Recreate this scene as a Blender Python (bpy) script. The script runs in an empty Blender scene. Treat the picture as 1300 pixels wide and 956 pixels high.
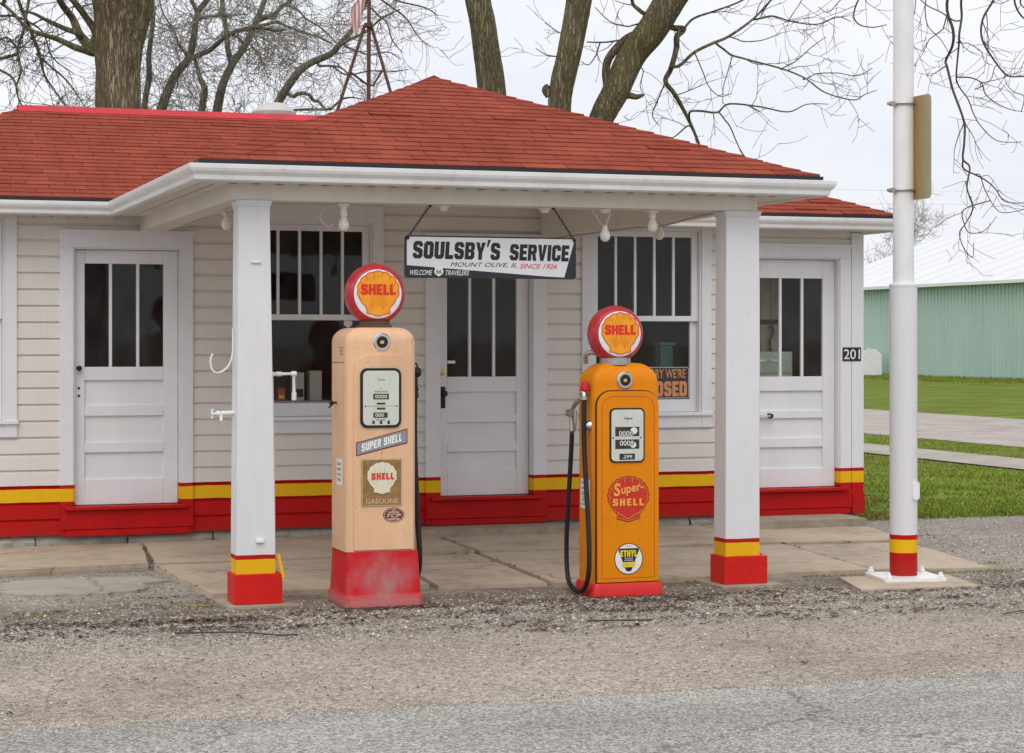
import bpy, bmesh, math, random
from mathutils import Vector, Matrix, noise as noise3
from mathutils.geometry import tessellate_polygon
RND = random.Random(7)
noise3.seed_set(5)
scene = bpy.context.scene
COL = scene.collection
PI = math.pi

# ------------------------------------------------------------------ materials
def newmat(name):
    m = bpy.data.materials.new(name); m.use_nodes = True
    nt = m.node_tree
    return m, nt, nt.nodes['Principled BSDF']
def nd(nt, typ, **kw):
    n = nt.nodes.new(typ)
    for k, v in kw.items():
        if k in n.inputs: n.inputs[k].default_value = v
        else: setattr(n, k, v)
    return n
def lk(nt, a, b): nt.links.new(a, b)
def pos(nt, scale=(1,1,1)):
    g = nd(nt, 'ShaderNodeNewGeometry')
    mp = nd(nt, 'ShaderNodeMapping'); mp.inputs['Scale'].default_value = scale
    lk(nt, g.outputs['Position'], mp.inputs['Vector'])
    return mp.outputs['Vector']
def noise(nt, vec, scale, detail=4, rough=.55):
    n = nd(nt, 'ShaderNodeTexNoise'); n.inputs['Scale'].default_value = scale
    n.inputs['Detail'].default_value = detail; n.inputs['Roughness'].default_value = rough
    lk(nt, vec, n.inputs['Vector']); return n.outputs['Fac']
def ramp(nt, fac, stops, interp='LINEAR'):
    r = nd(nt, 'ShaderNodeValToRGB'); cr = r.color_ramp; cr.interpolation = interp
    while len(cr.elements) < len(stops): cr.elements.new(.5)
    for e, (p, c) in zip(cr.elements, stops):
        e.position = p; e.color = (c[0], c[1], c[2], 1) if hasattr(c, '__len__') else (c, c, c, 1)
    lk(nt, fac, r.inputs['Fac']); return r.outputs['Color']
def mix(nt, fac, a, b, mode='MIX'):
    n = nd(nt, 'ShaderNodeMix'); n.data_type = 'RGBA'; n.blend_type = mode
    for sock, v in ((n.inputs['Factor'], fac), (n.inputs['A'], a), (n.inputs['B'], b)):
        pass
    F, A, B = n.inputs[0], n.inputs[6], n.inputs[7]
    for s, v in ((F, fac), (A, a), (B, b)):
        if hasattr(v, 'is_output'): lk(nt, v, s)
        elif isinstance(v, (int, float)):
            s.default_value = v if s is F else (v, v, v, 1)
        else: s.default_value = (v[0], v[1], v[2], 1)
    return n.outputs[2]
def math_(nt, op, a, b=0.0):
    n = nd(nt, 'ShaderNodeMath'); n.operation = op
    for i, v in enumerate((a, b)):
        if hasattr(v, 'is_output'): lk(nt, v, n.inputs[i])
        else: n.inputs[i].default_value = v
    return n.outputs[0]
def bump(nt, bsdf, h, strength=.3, dist=.01):
    b = nd(nt, 'ShaderNodeBump'); b.inputs['Strength'].default_value = strength; b.inputs['Distance'].default_value = dist
    lk(nt, h, b.inputs['Height']); lk(nt, b.outputs['Normal'], bsdf.inputs['Normal'])
def sc(c, k): return tuple(x*k for x in c)

def paint(name, c, rough=.45, var=.12, scale=6, grime=None, metal=0.0, bumpy=.05, spec=.4, coat=0.0, chips=None):
    """Painted or plain surface with uneven tone, faint streaks and fine relief."""
    m, nt, b = newmat(name)
    p = pos(nt); ps = pos(nt, (3, 3, .5))
    n1 = noise(nt, p, scale); n2 = noise(nt, ps, scale*2.2, 5)
    f = math_(nt, 'ADD', math_(nt, 'MULTIPLY', n1, .6), math_(nt, 'MULTIPLY', n2, .4))
    col = ramp(nt, f, [(.32, sc(c, 1-var)), (.66, tuple(min(1, x*(1+var*.5)) for x in c))])
    if grime:
        g = ramp(nt, noise(nt, p, scale*3.1, 6, .65), [(.56, 0), (.74, 1)])
        col = mix(nt, math_(nt, 'MULTIPLY', g, grime[1]), col, grime[0])
    if chips:
        area = ramp(nt, noise(nt, p, 3.5, 4, .6), [(.48, 0), (.62, 1)])
        ck = ramp(nt, noise(nt, p, 42, 6, .72), [(.60, 0), (.645, 1)])
        col = mix(nt, math_(nt, 'MULTIPLY', math_(nt, 'MULTIPLY', area, ck), chips[1]), col, chips[0])
    lk(nt, col, b.inputs['Base Color'])
    b.inputs['Roughness'].default_value = rough; b.inputs['Metallic'].default_value = metal
    b.inputs['Specular IOR Level'].default_value = spec
    if coat: b.inputs['Coat Weight'].default_value = coat; b.inputs['Coat Roughness'].default_value = .15
    if bumpy: bump(nt, b, noise(nt, p, 60, 3), bumpy*4, .002)
    return m

RED = (.47, .010, .009); YEL = (.80, .46, .012)
def banded(name, base, stops, rough=.5, var=.07, topdirt=True):
    """House paint with the red and yellow bands of the skirting; stops = [(height, colour below that height), ...]."""
    m, nt, b = newmat(name)
    p = pos(nt); g = nd(nt, 'ShaderNodeNewGeometry'); sp = nd(nt, 'ShaderNodeSeparateXYZ')
    lk(nt, g.outputs['Position'], sp.inputs[0])
    wob = math_(nt, 'MULTIPLY', math_(nt, 'SUBTRACT', noise(nt, p, 5, 5, .65), .5), .013)
    z = math_(nt, 'ADD', sp.outputs['Z'], wob)
    n1 = noise(nt, p, 2.3, 5); n2 = noise(nt, pos(nt, (4, 4, .6)), 7, 5)
    f = math_(nt, 'ADD', math_(nt, 'MULTIPLY', n1, .5), math_(nt, 'MULTIPLY', n2, .5))
    tone = ramp(nt, f, [(.34, 1-var), (.62, 1.0)])
    col = base
    for h, c in reversed(stops):
        col = mix(nt, math_(nt, 'LESS_THAN', z, h), col, c)
    col = mix(nt, 1.0, col, tone, 'MULTIPLY')
    # splash dirt close to the ground and small chips
    low = ramp(nt, math_(nt, 'ADD', sp.outputs['Z'], math_(nt, 'MULTIPLY', noise(nt, p, 14, 5), .25)), [(.12, 1), (.34, 0)])
    col = mix(nt, math_(nt, 'MULTIPLY', low, .35), col, (.10, .06, .04))
    chip = ramp(nt, noise(nt, pos(nt, (1, 1, 1.6)), 30, 6, .72), [(.655, 0), (.69, 1)])
    worn = ramp(nt, noise(nt, p, 1.7, 4, .6), [(.46, 0), (.62, 1)])
    col = mix(nt, math_(nt, 'MULTIPLY', math_(nt, 'MULTIPLY', chip, worn), .45), col, (.30, .26, .23))
    lk(nt, col, b.inputs['Base Color']); b.inputs['Roughness'].default_value = rough
    b.inputs['Specular IOR Level'].default_value = .12
    bump(nt, b, noise(nt, pos(nt, (1, 1, 6)), 22, 4), .12, .003)
    return m
WALLBANDS = [(.396, RED), (.500, YEL), (.530, RED)]
PILLBANDS = [(.206, RED), (.300, YEL), (.328, RED)]
POLEBANDS = [(.198, RED), (.293, YEL), (.327, RED)]

M = {}
M['siding'] = banded('cream_siding_paint', (.725, .695, .66), WALLBANDS)
M['trim'] = banded('white_trim_paint', (.75, .755, .785), WALLBANDS)
M['door'] = paint('white_door_paint', (.745, .75, .775), .4, .06, 3)
M['pillar'] = banded('white_pillar_paint', (.715, .715, .735), PILLBANDS)
M['pillar_base'] = paint('red_box_paint', (.62, .012, .008), .45, .14, 5, ((.25, .03, .02), .4), spec=.25, chips=((.30, .22, .18), .5))
M['pole'] = banded('white_pole_paint', (.70, .70, .715), POLEBANDS, .38)
M['white'] = paint('white_gloss_paint', (.78, .78, .78), .35, .08, 4)
M['gutter'] = paint('white_gutter_metal', (.76, .765, .76), .33, .10, 3, ((.45, .42, .36), .22))
M['soffit'] = paint('cream_soffit', (.70, .665, .60), .6, .10, 2)
M['ceiling'] = paint('white_ceiling_boards', (.86, .83, .77), .55, .08, 2)
M['beam'] = paint('cream_beam', (.72, .685, .625), .55, .10, 2)
M['red'] = paint('red_gloss_paint', (.47, .008, .008), .5, .15, 4, ((.14, .02, .015), .3), spec=.15)
M['brightred'] = paint('bright_red_metal', (.47, .020, .028), .5, .2, 3, spec=.2)
M['yellow'] = paint('yellow_paint', YEL, .45, .1, 6)
M['dark'] = paint('dark_rubber', (.012, .013, .014), .55, .3, 8)
M['black'] = paint('black_paint', (.012, .012, .013), .45, .2, 8)
M['drip'] = paint('dark_drip_edge', (.02, .02, .026), .5, .2, 5)
M['rust'] = paint('rusty_iron', (.115, .060, .042), .8, .45, 9, ((.20, .10, .06), .6))
M['rustchain'] = paint('rusty_chain', (.055, .035, .025), .7, .4, 20)
M['chrome'] = paint('chrome', (.62, .62, .63), .18, .1, 9, metal=1.0, bumpy=0)
M['grey_metal'] = paint('dull_aluminium', (.42, .42, .40), .42, .2, 14, metal=.8)
M['brass'] = paint('brass', (.62, .42, .12), .3, .2, 12, metal=1.0)
M['iron'] = paint('dark_bronze', (.03, .022, .018), .45, .3, 20, metal=.5)
M['cream'] = paint('faded_cream_enamel', (.74, .465, .285), .5, .13, 2.2, ((.58, .29, .13), .35), coat=.0, spec=.2, chips=((.30, .13, .06), .8))
M['orange'] = paint('amber_enamel', (.74, .235, .003), .38, .09, 2.0, ((.50, .14, .006), .3), coat=.04, spec=.15, chips=((.25, .07, .02), .6))
M['pumpred'] = paint('red_enamel_base', (.66, .02, .018), .4, .15, 4, ((.30, .06, .05), .35))
M['dial'] = paint('dial_white', (.74, .77, .74), .35, .06, 9)
M['globe_red'] = paint('red_globe_glass', (.50, .030, .042), .30, .2, 5, ((.58, .17, .18), .5), coat=.15)
M['globe_white'] = paint('white_globe_glass', (.78, .80, .82), .2, .05, 6, coat=.3, bumpy=0)
M['shell_or'] = paint('amber_lens_paint', (.86, .33, .012), .3, .16, 14, ((.90, .46, .02), .6), bumpy=0)
M['shell_line'] = paint('red_lens_line', (.66, .06, .008), .3, .1, 9, bumpy=0)
M['letter_red'] = paint('red_lettering', (.70, .018, .012), .35, .08, 9, bumpy=0)
M['letter_or'] = paint('amber_lettering', (.86, .36, .07), .35, .08, 9, bumpy=0)
M['letter_blk'] = paint('black_lettering', (.018, .018, .02), .45, .2, 20, bumpy=0)
M['letter_wht'] = paint('white_lettering', (.80, .80, .78), .45, .1, 20, bumpy=0)
M['letter_gold'] = paint('gold_lettering', (.62, .50, .30), .45, .2, 30, bumpy=0)
M['letter_yel'] = paint('yellow_lettering', (.85, .66, .03), .4, .1, 20, bumpy=0)
M['line_dark'] = paint('brown_line', (.10, .03, .01), .4, .1, 20, bumpy=0)
M['badge_red'] = paint('badge_red', (.55, .03, .015), .35, .12, 12, bumpy=0)
M['oval_red'] = paint('oval_brown_red', (.19, .015, .012), .35, .12, 12, bumpy=0)
M['plaque'] = paint('worn_bronze_plate', (.30, .165, .055), .45, .35, 22, ((.46, .24, .13), .6))
M['plaque_shell'] = paint('ivory_relief', (.72, .68, .52), .5, .12, 20)
M['grey_label'] = paint('grey_label', (.27, .28, .30), .4, .2, 20)
M['sign_wht'] = paint('sign_white', (.74, .75, .78), .3, .06, 6)
M['sign_blk'] = paint('sign_black', (.022, .025, .032), .3, .25, 6)
M['sign_orange'] = paint('orange_print', (.95, .40, .17), .5, .15, 15)
M['bulb'] = paint('frosted_bulb', (.78, .77, .72), .25, .04, 5, bumpy=0)
M['porcelain'] = paint('porcelain_socket', (.74, .72, .66), .3, .08, 8)
M['cable'] = paint('dusty_cable', (.52, .47, .41), .6, .15, 12)
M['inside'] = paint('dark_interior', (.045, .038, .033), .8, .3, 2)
M['cabinet'] = paint('pale_green_cabinet', (.52, .64, .55), .4, .12, 5)
M['wood_pale'] = paint('pale_boards', (.82, .70, .52), .6, .2, 8)
M['teal'] = paint('teal_tin', (.22, .48, .42), .5, .2, 8)
M['carton'] = paint('grey_white_box', (.50, .50, .49), .5, .15, 12)
M['ochre'] = paint('ochre_board_back', (.30, .255, .13), .5, .2, 5, ((.36, .17, .04), .75), metal=.2)
M['shed_wall'] = None
M['vent'] = paint('galvanised_vent', (.50, .50, .48), .5, .15, 6, metal=.3)

def concrete(name, c, crack=True, wet=.0):
    m, nt, b = newmat(name); p = pos(nt)
    n1 = noise(nt, p, 1.1, 6, .6); n2 = noise(nt, p, 9, 6, .65); n3 = noise(nt, p, 140, 3)
    f = math_(nt, 'ADD', math_(nt, 'MULTIPLY', n1, .6), math_(nt, 'MULTIPLY', n2, .4))
    col = ramp(nt, f, [(.30, sc(c, .55)), (.50, c), (.70, sc(c, 1.25))])
    col = mix(nt, 1.0, col, ramp(nt, n3, [(.3, .78), (.7, 1.15)]), 'MULTIPLY')
    spots = ramp(nt, noise(nt, p, 26, 5, .7), [(.62, 0), (.72, 1)])
    col = mix(nt, math_(nt, 'MULTIPLY', spots, .4), col, sc(c, .35))
    if crack:
        v = nd(nt, 'ShaderNodeTexVoronoi'); v.feature = 'DISTANCE_TO_EDGE'; v.inputs['Scale'].default_value = .32
        wv = nd(nt, 'ShaderNodeVectorMath'); wv.operation = 'ADD'
        nz = nd(nt, 'ShaderNodeTexNoise'); nz.inputs['Scale'].default_value = 2.5; nz.inputs['Detail'].default_value = 5
        lk(nt, p, nz.inputs['Vector']); lk(nt, p, wv.inputs[0])
        s2 = nd(nt, 'ShaderNodeVectorMath'); s2.operation = 'SCALE'; s2.inputs['Scale'].default_value = .55
        lk(nt, nz.outputs['Color'], s2.inputs[0]); lk(nt, s2.outputs[0], wv.inputs[1])
        lk(nt, wv.outputs[0], v.inputs['Vector'])
        cr = ramp(nt, v.outputs['Distance'], [(.000, 1), (.006, 0)])
        col = mix(nt, math_(nt, 'MULTIPLY', cr, .55), col, sc(c, .2))
    lk(nt, col, b.inputs['Base Color']); b.inputs['Roughness'].default_value = .85
    b.inputs['Specular IOR Level'].default_value = .25
    bump(nt, b, math_(nt, 'ADD', n2, math_(nt, 'MULTIPLY', n3, .5)), .35, .008)
    return m
M['slab'] = concrete('old_concrete', (.465, .378, .287))
M['slab_light'] = concrete('patched_concrete', (.37, .335, .285))
M['soil'] = paint('joint_soil', (.05, .038, .026), .95, .3, 9, spec=.05)
M['step'] = concrete('step_concrete', (.36, .305, .235), False)
M['stone'] = concrete('foundation_stone', (.37, .335, .285), False)
M['asphalt'] = concrete('worn_asphalt', (.315, .298, .275), False)
def asphalt():
    m, nt, b = newmat('worn_asphalt_road'); p = pos(nt)
    v = nd(nt, 'ShaderNodeTexVoronoi'); v.inputs['Scale'].default_value = 95; lk(nt, p, v.inputs['Vector'])
    s1 = nd(nt, 'ShaderNodeSeparateColor'); lk(nt, v.outputs['Color'], s1.inputs[0])
    col = ramp(nt, s1.outputs[0], [(.1, (.16, .15, .138)), (.5, (.285, .268, .245)), (.92, (.46, .44, .41))])
    col = mix(nt, 1.0, col, ramp(nt, noise(nt, pos(nt, (.35, 1.4, 1)), 1.1, 6, .65), [(.35, .80), (.65, 1.12)]), 'MULTIPLY')
    vc = nd(nt, 'ShaderNodeTexVoronoi'); vc.feature = 'DISTANCE_TO_EDGE'; vc.inputs['Scale'].default_value = .42
    nz = nd(nt, 'ShaderNodeTexNoise'); nz.inputs['Scale'].default_value = 3.0; nz.inputs['Detail'].default_value = 6; lk(nt, p, nz.inputs['Vector'])
    s2 = nd(nt, 'ShaderNodeVectorMath'); s2.operation = 'SCALE'; s2.inputs['Scale'].default_value = .6; lk(nt, nz.outputs['Color'], s2.inputs[0])
    ad = nd(nt, 'ShaderNodeVectorMath'); ad.operation = 'ADD'; lk(nt, p, ad.inputs[0]); lk(nt, s2.outputs[0], ad.inputs[1]); lk(nt, ad.outputs[0], vc.inputs['Vector'])
    col = mix(nt, math_(nt, 'MULTIPLY', ramp(nt, vc.outputs['Distance'], [(0, 1), (.007, 0)]), .6), col, (.06, .052, .045))
    lk(nt, col, b.inputs['Base Color']); b.inputs['Roughness'].default_value = .9; b.inputs['Specular IOR Level'].default_value = .2
    bump(nt, b, v.outputs['Distance'], -.4, .006); return m
M['asphalt'] = asphalt()
M['street'] = concrete('street_gravel', (.37, .325, .295), False)
M['path'] = concrete('path_concrete', (.36, .32, .275), False)

def gravel():
    m, nt, b = newmat('crushed_gravel'); p = pos(nt)
    g = nd(nt, 'ShaderNodeNewGeometry'); sp = nd(nt, 'ShaderNodeSeparateXYZ'); lk(nt, g.outputs['Position'], sp.inputs[0])
    v = nd(nt, 'ShaderNodeTexVoronoi'); v.inputs['Scale'].default_value = 52; lk(nt, p, v.inputs['Vector'])
    v2 = nd(nt, 'ShaderNodeTexVoronoi'); v2.inputs['Scale'].default_value = 105; lk(nt, p, v2.inputs['Vector'])
    s1 = nd(nt, 'ShaderNodeSeparateColor'); lk(nt, v.outputs['Color'], s1.inputs[0])
    s2 = nd(nt, 'ShaderNodeSeparateColor'); lk(nt, v2.outputs['Color'], s2.inputs[0])
    peb = math_(nt, 'ADD', math_(nt, 'MULTIPLY', s1.outputs[0], .55), math_(nt, 'MULTIPLY', s2.outputs[1], .45))
    coarse = ramp(nt, peb, [(.12, (.145, .122, .102)), (.42, (.285, .248, .21)), (.72, (.37, .335, .29)), (.95, (.56, .52, .48))])
    fine = ramp(nt, peb, [(.14, (.185, .155, .126)), (.42, (.315, .266, .216)), (.66, (.40, .345, .285)), (.9, (.53, .47, .40))])
    # nearer the road the gravel is packed fine and pale, nearer the slab it is loose and dark
    yy = math_(nt, 'ADD', sp.outputs['Y'], math_(nt, 'MULTIPLY', math_(nt, 'SUBTRACT', noise(nt, p, 1.6, 5, .6), .5), 1.5))
    zone = ramp(nt, math_(nt, 'MULTIPLY', math_(nt, 'ADD', yy, 8.0), .2), [(.34, 0), (.62, 1)])
    col = mix(nt, zone, fine, coarse)
    big = ramp(nt, noise(nt, p, .9, 5, .6), [(.32, .74), (.5, 1.0), (.7, 1.10)])
    col = mix(nt, 1.0, col, big, 'MULTIPLY')
    # damp earthy strip by the pumps
    dz = ramp(nt, math_(nt, 'MULTIPLY', math_(nt, 'ADD', yy, 5.0), .5), [(.20, 0), (.36, 1), (.62, 1), (.80, 0)])
    dirt = math_(nt, 'MULTIPLY', dz, ramp(nt, noise(nt, p, 3.0, 5, .65), [(.35, .25), (.6, .85)]))
    col = mix(nt, dirt, col, (.125, .098, .072))
    st = ramp(nt, noise(nt, pos(nt, (1.0, 3.2, 1)), 2.4, 6, .7), [(.55, 0), (.68, 1)])
    col = mix(nt, math_(nt, 'MULTIPLY', math_(nt, 'MULTIPLY', st, zone), .50), col, (.125, .090, .068))
    lk(nt, col, b.inputs['Base Color']); b.inputs['Roughness'].default_value = .9; b.inputs['Specular IOR Level'].default_value = .2
    h = math_(nt, 'ADD', math_(nt, 'MULTIPLY', v.outputs['Distance'], -1.0), math_(nt, 'MULTIPLY', v2.outputs['Distance'], -.6))
    bump(nt, b, h, .55, .012)
    return m
M['gravel'] = gravel()

def shingle_mat():
    m, nt, b = newmat('red_asphalt_shingle'); p = pos(nt)
    a = nd(nt, 'ShaderNodeAttribute'); a.attribute_name = 'tone'
    c = ramp(nt, a.outputs['Fac'], [(0, (.235, .052, .032)), (.5, (.270, .059, .036)), (1, (.305, .070, .041))])
    gr = ramp(nt, noise(nt, p, 260, 2), [(.3, .72), (.7, 1.28)])
    c = mix(nt, 1.0, c, gr, 'MULTIPLY')
    st = ramp(nt, noise(nt, pos(nt, (1.2, .3, .3)), 3.2, 5, .6), [(.35, .84), (.65, 1.06)])
    c = mix(nt, 1.0, c, st, 'MULTIPLY')
    lk(nt, c, b.inputs['Base Color']); b.inputs['Roughness'].default_value = .95; b.inputs['Specular IOR Level'].default_value = .08
    bump(nt, b, noise(nt, p, 300, 2), .3, .002)
    return m
M['shingle'] = shingle_mat()

def bark(name, c1, c2, scale=9, moss=.4):
    m, nt, b = newmat(name)
    tc = nd(nt, 'ShaderNodeTexCoord'); mp = nd(nt, 'ShaderNodeMapping'); mp.inputs['Scale'].default_value = (1, 1, .10)
    lk(nt, tc.outputs['Object'], mp.inputs['Vector']); q = mp.outputs['Vector']
    n = nd(nt, 'ShaderNodeTexNoise'); n.inputs['Scale'].default_value = scale; n.inputs['Detail'].default_value = 7; n.inputs['Roughness'].default_value = .68
    n.inputs['Distortion'].default_value = .5
    lk(nt, q, n.inputs['Vector'])
    n2 = nd(nt, 'ShaderNodeTexNoise'); n2.inputs['Scale'].default_value = scale*3.2; n2.inputs['Detail'].default_value = 5; n2.inputs['Roughness'].default_value = .6
    n2.inputs['Distortion'].default_value = .9; lk(nt, q, n2.inputs['Vector'])
    fur = math_(nt, 'ABSOLUTE', math_(nt, 'SUBTRACT', n2.outputs['Fac'], .5))
    fur = ramp(nt, fur, [(.0, 0), (.10, 1)])
    h = math_(nt, 'ADD', math_(nt, 'MULTIPLY', fur, .38), math_(nt, 'MULTIPLY', n.outputs['Fac'], .68))
    col = ramp(nt, h, [(.30, sc(c1, .40)), (.58, c1), (.85, c2)])
    col = mix(nt, 1.0, col, ramp(nt, noise(nt, pos(nt), 1.4, 5, .6), [(.35, .75), (.65, 1.2)]), 'MULTIPLY')
    ms = ramp(nt, noise(nt, pos(nt), 2.2, 5, .6), [(.42, 0), (.68, 1)])
    col = mix(nt, math_(nt, 'MULTIPLY', ms, moss), col, (.165, .140, .050))
    lk(nt, col, b.inputs['Base Color']); b.inputs['Roughness'].default_value = .95; b.inputs['Specular IOR Level'].default_value = .15
    bump(nt, b, h, 1.0, .035)
    return m
M['bark'] = bark('furrowed_bark', (.20, .172, .105), (.34, .30, .20), 10, .55)
M['bark_big'] = bark('deep_furrowed_bark', (.22, .170, .112), (.38, .305, .215), 8, .38)
M['bark_grey'] = bark('grey_bark', (.215, .188, .152), (.33, .295, .245), 12, .3)
M['twig'] = paint('dark_twig_bark', (.095, .075, .062), .9, .3, 3, bumpy=0, spec=.1)
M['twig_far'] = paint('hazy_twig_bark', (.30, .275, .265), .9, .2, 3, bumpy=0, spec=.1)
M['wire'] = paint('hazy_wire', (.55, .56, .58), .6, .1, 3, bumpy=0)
M['twig_grey'] = paint('grey_twig_bark', (.235, .205, .178), .9, .3, 3, bumpy=0, spec=.1)

def grass_mat(name, tone=1.0, attr=False):
    m, nt, b = newmat(name); p = pos(nt)
    n1 = noise(nt, p, .45, 5, .6); n2 = noise(nt, p, 7, 5, .7)
    f = math_(nt, 'ADD', math_(nt, 'MULTIPLY', n1, .5), math_(nt, 'MULTIPLY', n2, .5))
    c = ramp(nt, f, [(.30, (.25, .185, .10)), (.42, (.205, .225, .055)), (.56, (.190, .280, .042)), (.70, (.29, .33, .085))])
    if attr:
        a = nd(nt, 'ShaderNodeAttribute'); a.attribute_name = 'tone'
        c = mix(nt, 1.0, c, ramp(nt, a.outputs['Fac'], [(0, (.5, .55, .5)), (.85, (1.25, 1.2, 1.1)), (.93, (2.2, 1.6, 1.6)), (1, (2.6, 1.7, 1.8))]), 'MULTIPLY')
    lk(nt, c, b.inputs['Base Color']); b.inputs['Roughness'].default_value = .9; b.inputs['Specular IOR Level'].default_value = .02
    if not attr:
        c = mix(nt, 1.0, c, ramp(nt, noise(nt, pos(nt, (.35, 1.6, 1)), 1.3, 7, .72), [(.34, .62*tone), (.66, 1.5*tone)]), 'MULTIPLY')
        lk(nt, c, b.inputs['Base Color']); bump(nt, b, n2, .8, .05)
    return m
M['lawn'] = grass_mat('lawn_turf', .64); M['blade'] = grass_mat('grass_blades', attr=True)

def shed_mat():
    m, nt, b = newmat('mint_ribbed_steel'); p = pos(nt)
    n = noise(nt, pos(nt, (1, 1, .2)), .9, 4)
    c = ramp(nt, n, [(.3, (.37, .50, .445)), (.7, (.43, .565, .505))])
    lk(nt, c, b.inputs['Base Color']); b.inputs['Roughness'].default_value = .45
    return m
M['shed_wall'] = shed_mat()
M['shed_roof'] = paint('white_shed_roof', (.66, .67, .69), .4, .06, .5)

def tone_mat(name, c0, c1):
    m, nt, b = newmat(name)
    a = nd(nt, 'ShaderNodeAttribute'); a.attribute_name = 'tone'
    lk(nt, ramp(nt, a.outputs['Fac'], [(0, c0), (1, c1)]), b.inputs['Base Color'])
    b.inputs['Roughness'].default_value = .9; b.inputs['Specular IOR Level'].default_value = .2
    return m
M['pebble'] = tone_mat('loose_stones', (.165, .138, .115), (.64, .58, .51))
M['litter'] = tone_mat('dead_leaves', (.030, .018, .014), (.105, .058, .040))

def glass_mat(name, tint=.93, rough=.03, wav=.04, film_mix=.032):
    m, nt, b = newmat(name); nt.nodes.remove(b)
    out = nt.nodes['Material Output']
    fr = nd(nt, 'ShaderNodeLayerWeight'); fr.inputs['Blend'].default_value = .5
    tr = nd(nt, 'ShaderNodeBsdfTransparent'); tr.inputs['Color'].default_value = (tint, tint, tint*.98, 1)
    gl = nd(nt, 'ShaderNodeBsdfGlossy'); gl.inputs['Roughness'].default_value = rough
    bp = nd(nt, 'ShaderNodeBump'); bp.inputs['Strength'].default_value = wav; bp.inputs['Distance'].default_value = .02
    lk(nt, noise(nt, pos(nt), 3.0, 2), bp.inputs['Height'])
    lk(nt, bp.outputs['Normal'], gl.inputs['Normal']); pass
    mx = nd(nt, 'ShaderNodeMixShader')
    refl = math_(nt, 'ADD', math_(nt, 'MULTIPLY', math_(nt, 'POWER', fr.outputs['Facing'], 5.0), .9), .018); lk(nt, refl, mx.inputs[0]); lk(nt, tr.outputs[0], mx.inputs[1]); lk(nt, gl.outputs[0], mx.inputs[2])
    df = nd(nt, 'ShaderNodeBsdfDiffuse'); df.inputs['Color'].default_value = (.55, .53, .50, 1)  # streaked diffuse film, put in for the variation of missing reflections
    m2 = nd(nt, 'ShaderNodeMixShader'); film = ramp(nt, noise(nt, pos(nt, (3, 3, 1.1)), 2.2, 6, .65), [(.38, .1), (.75, 1)])
    lk(nt, math_(nt, 'MULTIPLY', film, film_mix), m2.inputs[0]); lk(nt, mx.outputs[0], m2.inputs[1]); lk(nt, df.outputs[0], m2.inputs[2])
    lk(nt, m2.outputs[0], out.inputs['Surface'])
    return m
M['glass'] = glass_mat('window_glass'); M['dial_glass'] = glass_mat('dial_glass', .97, .05, .01, .04)

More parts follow.
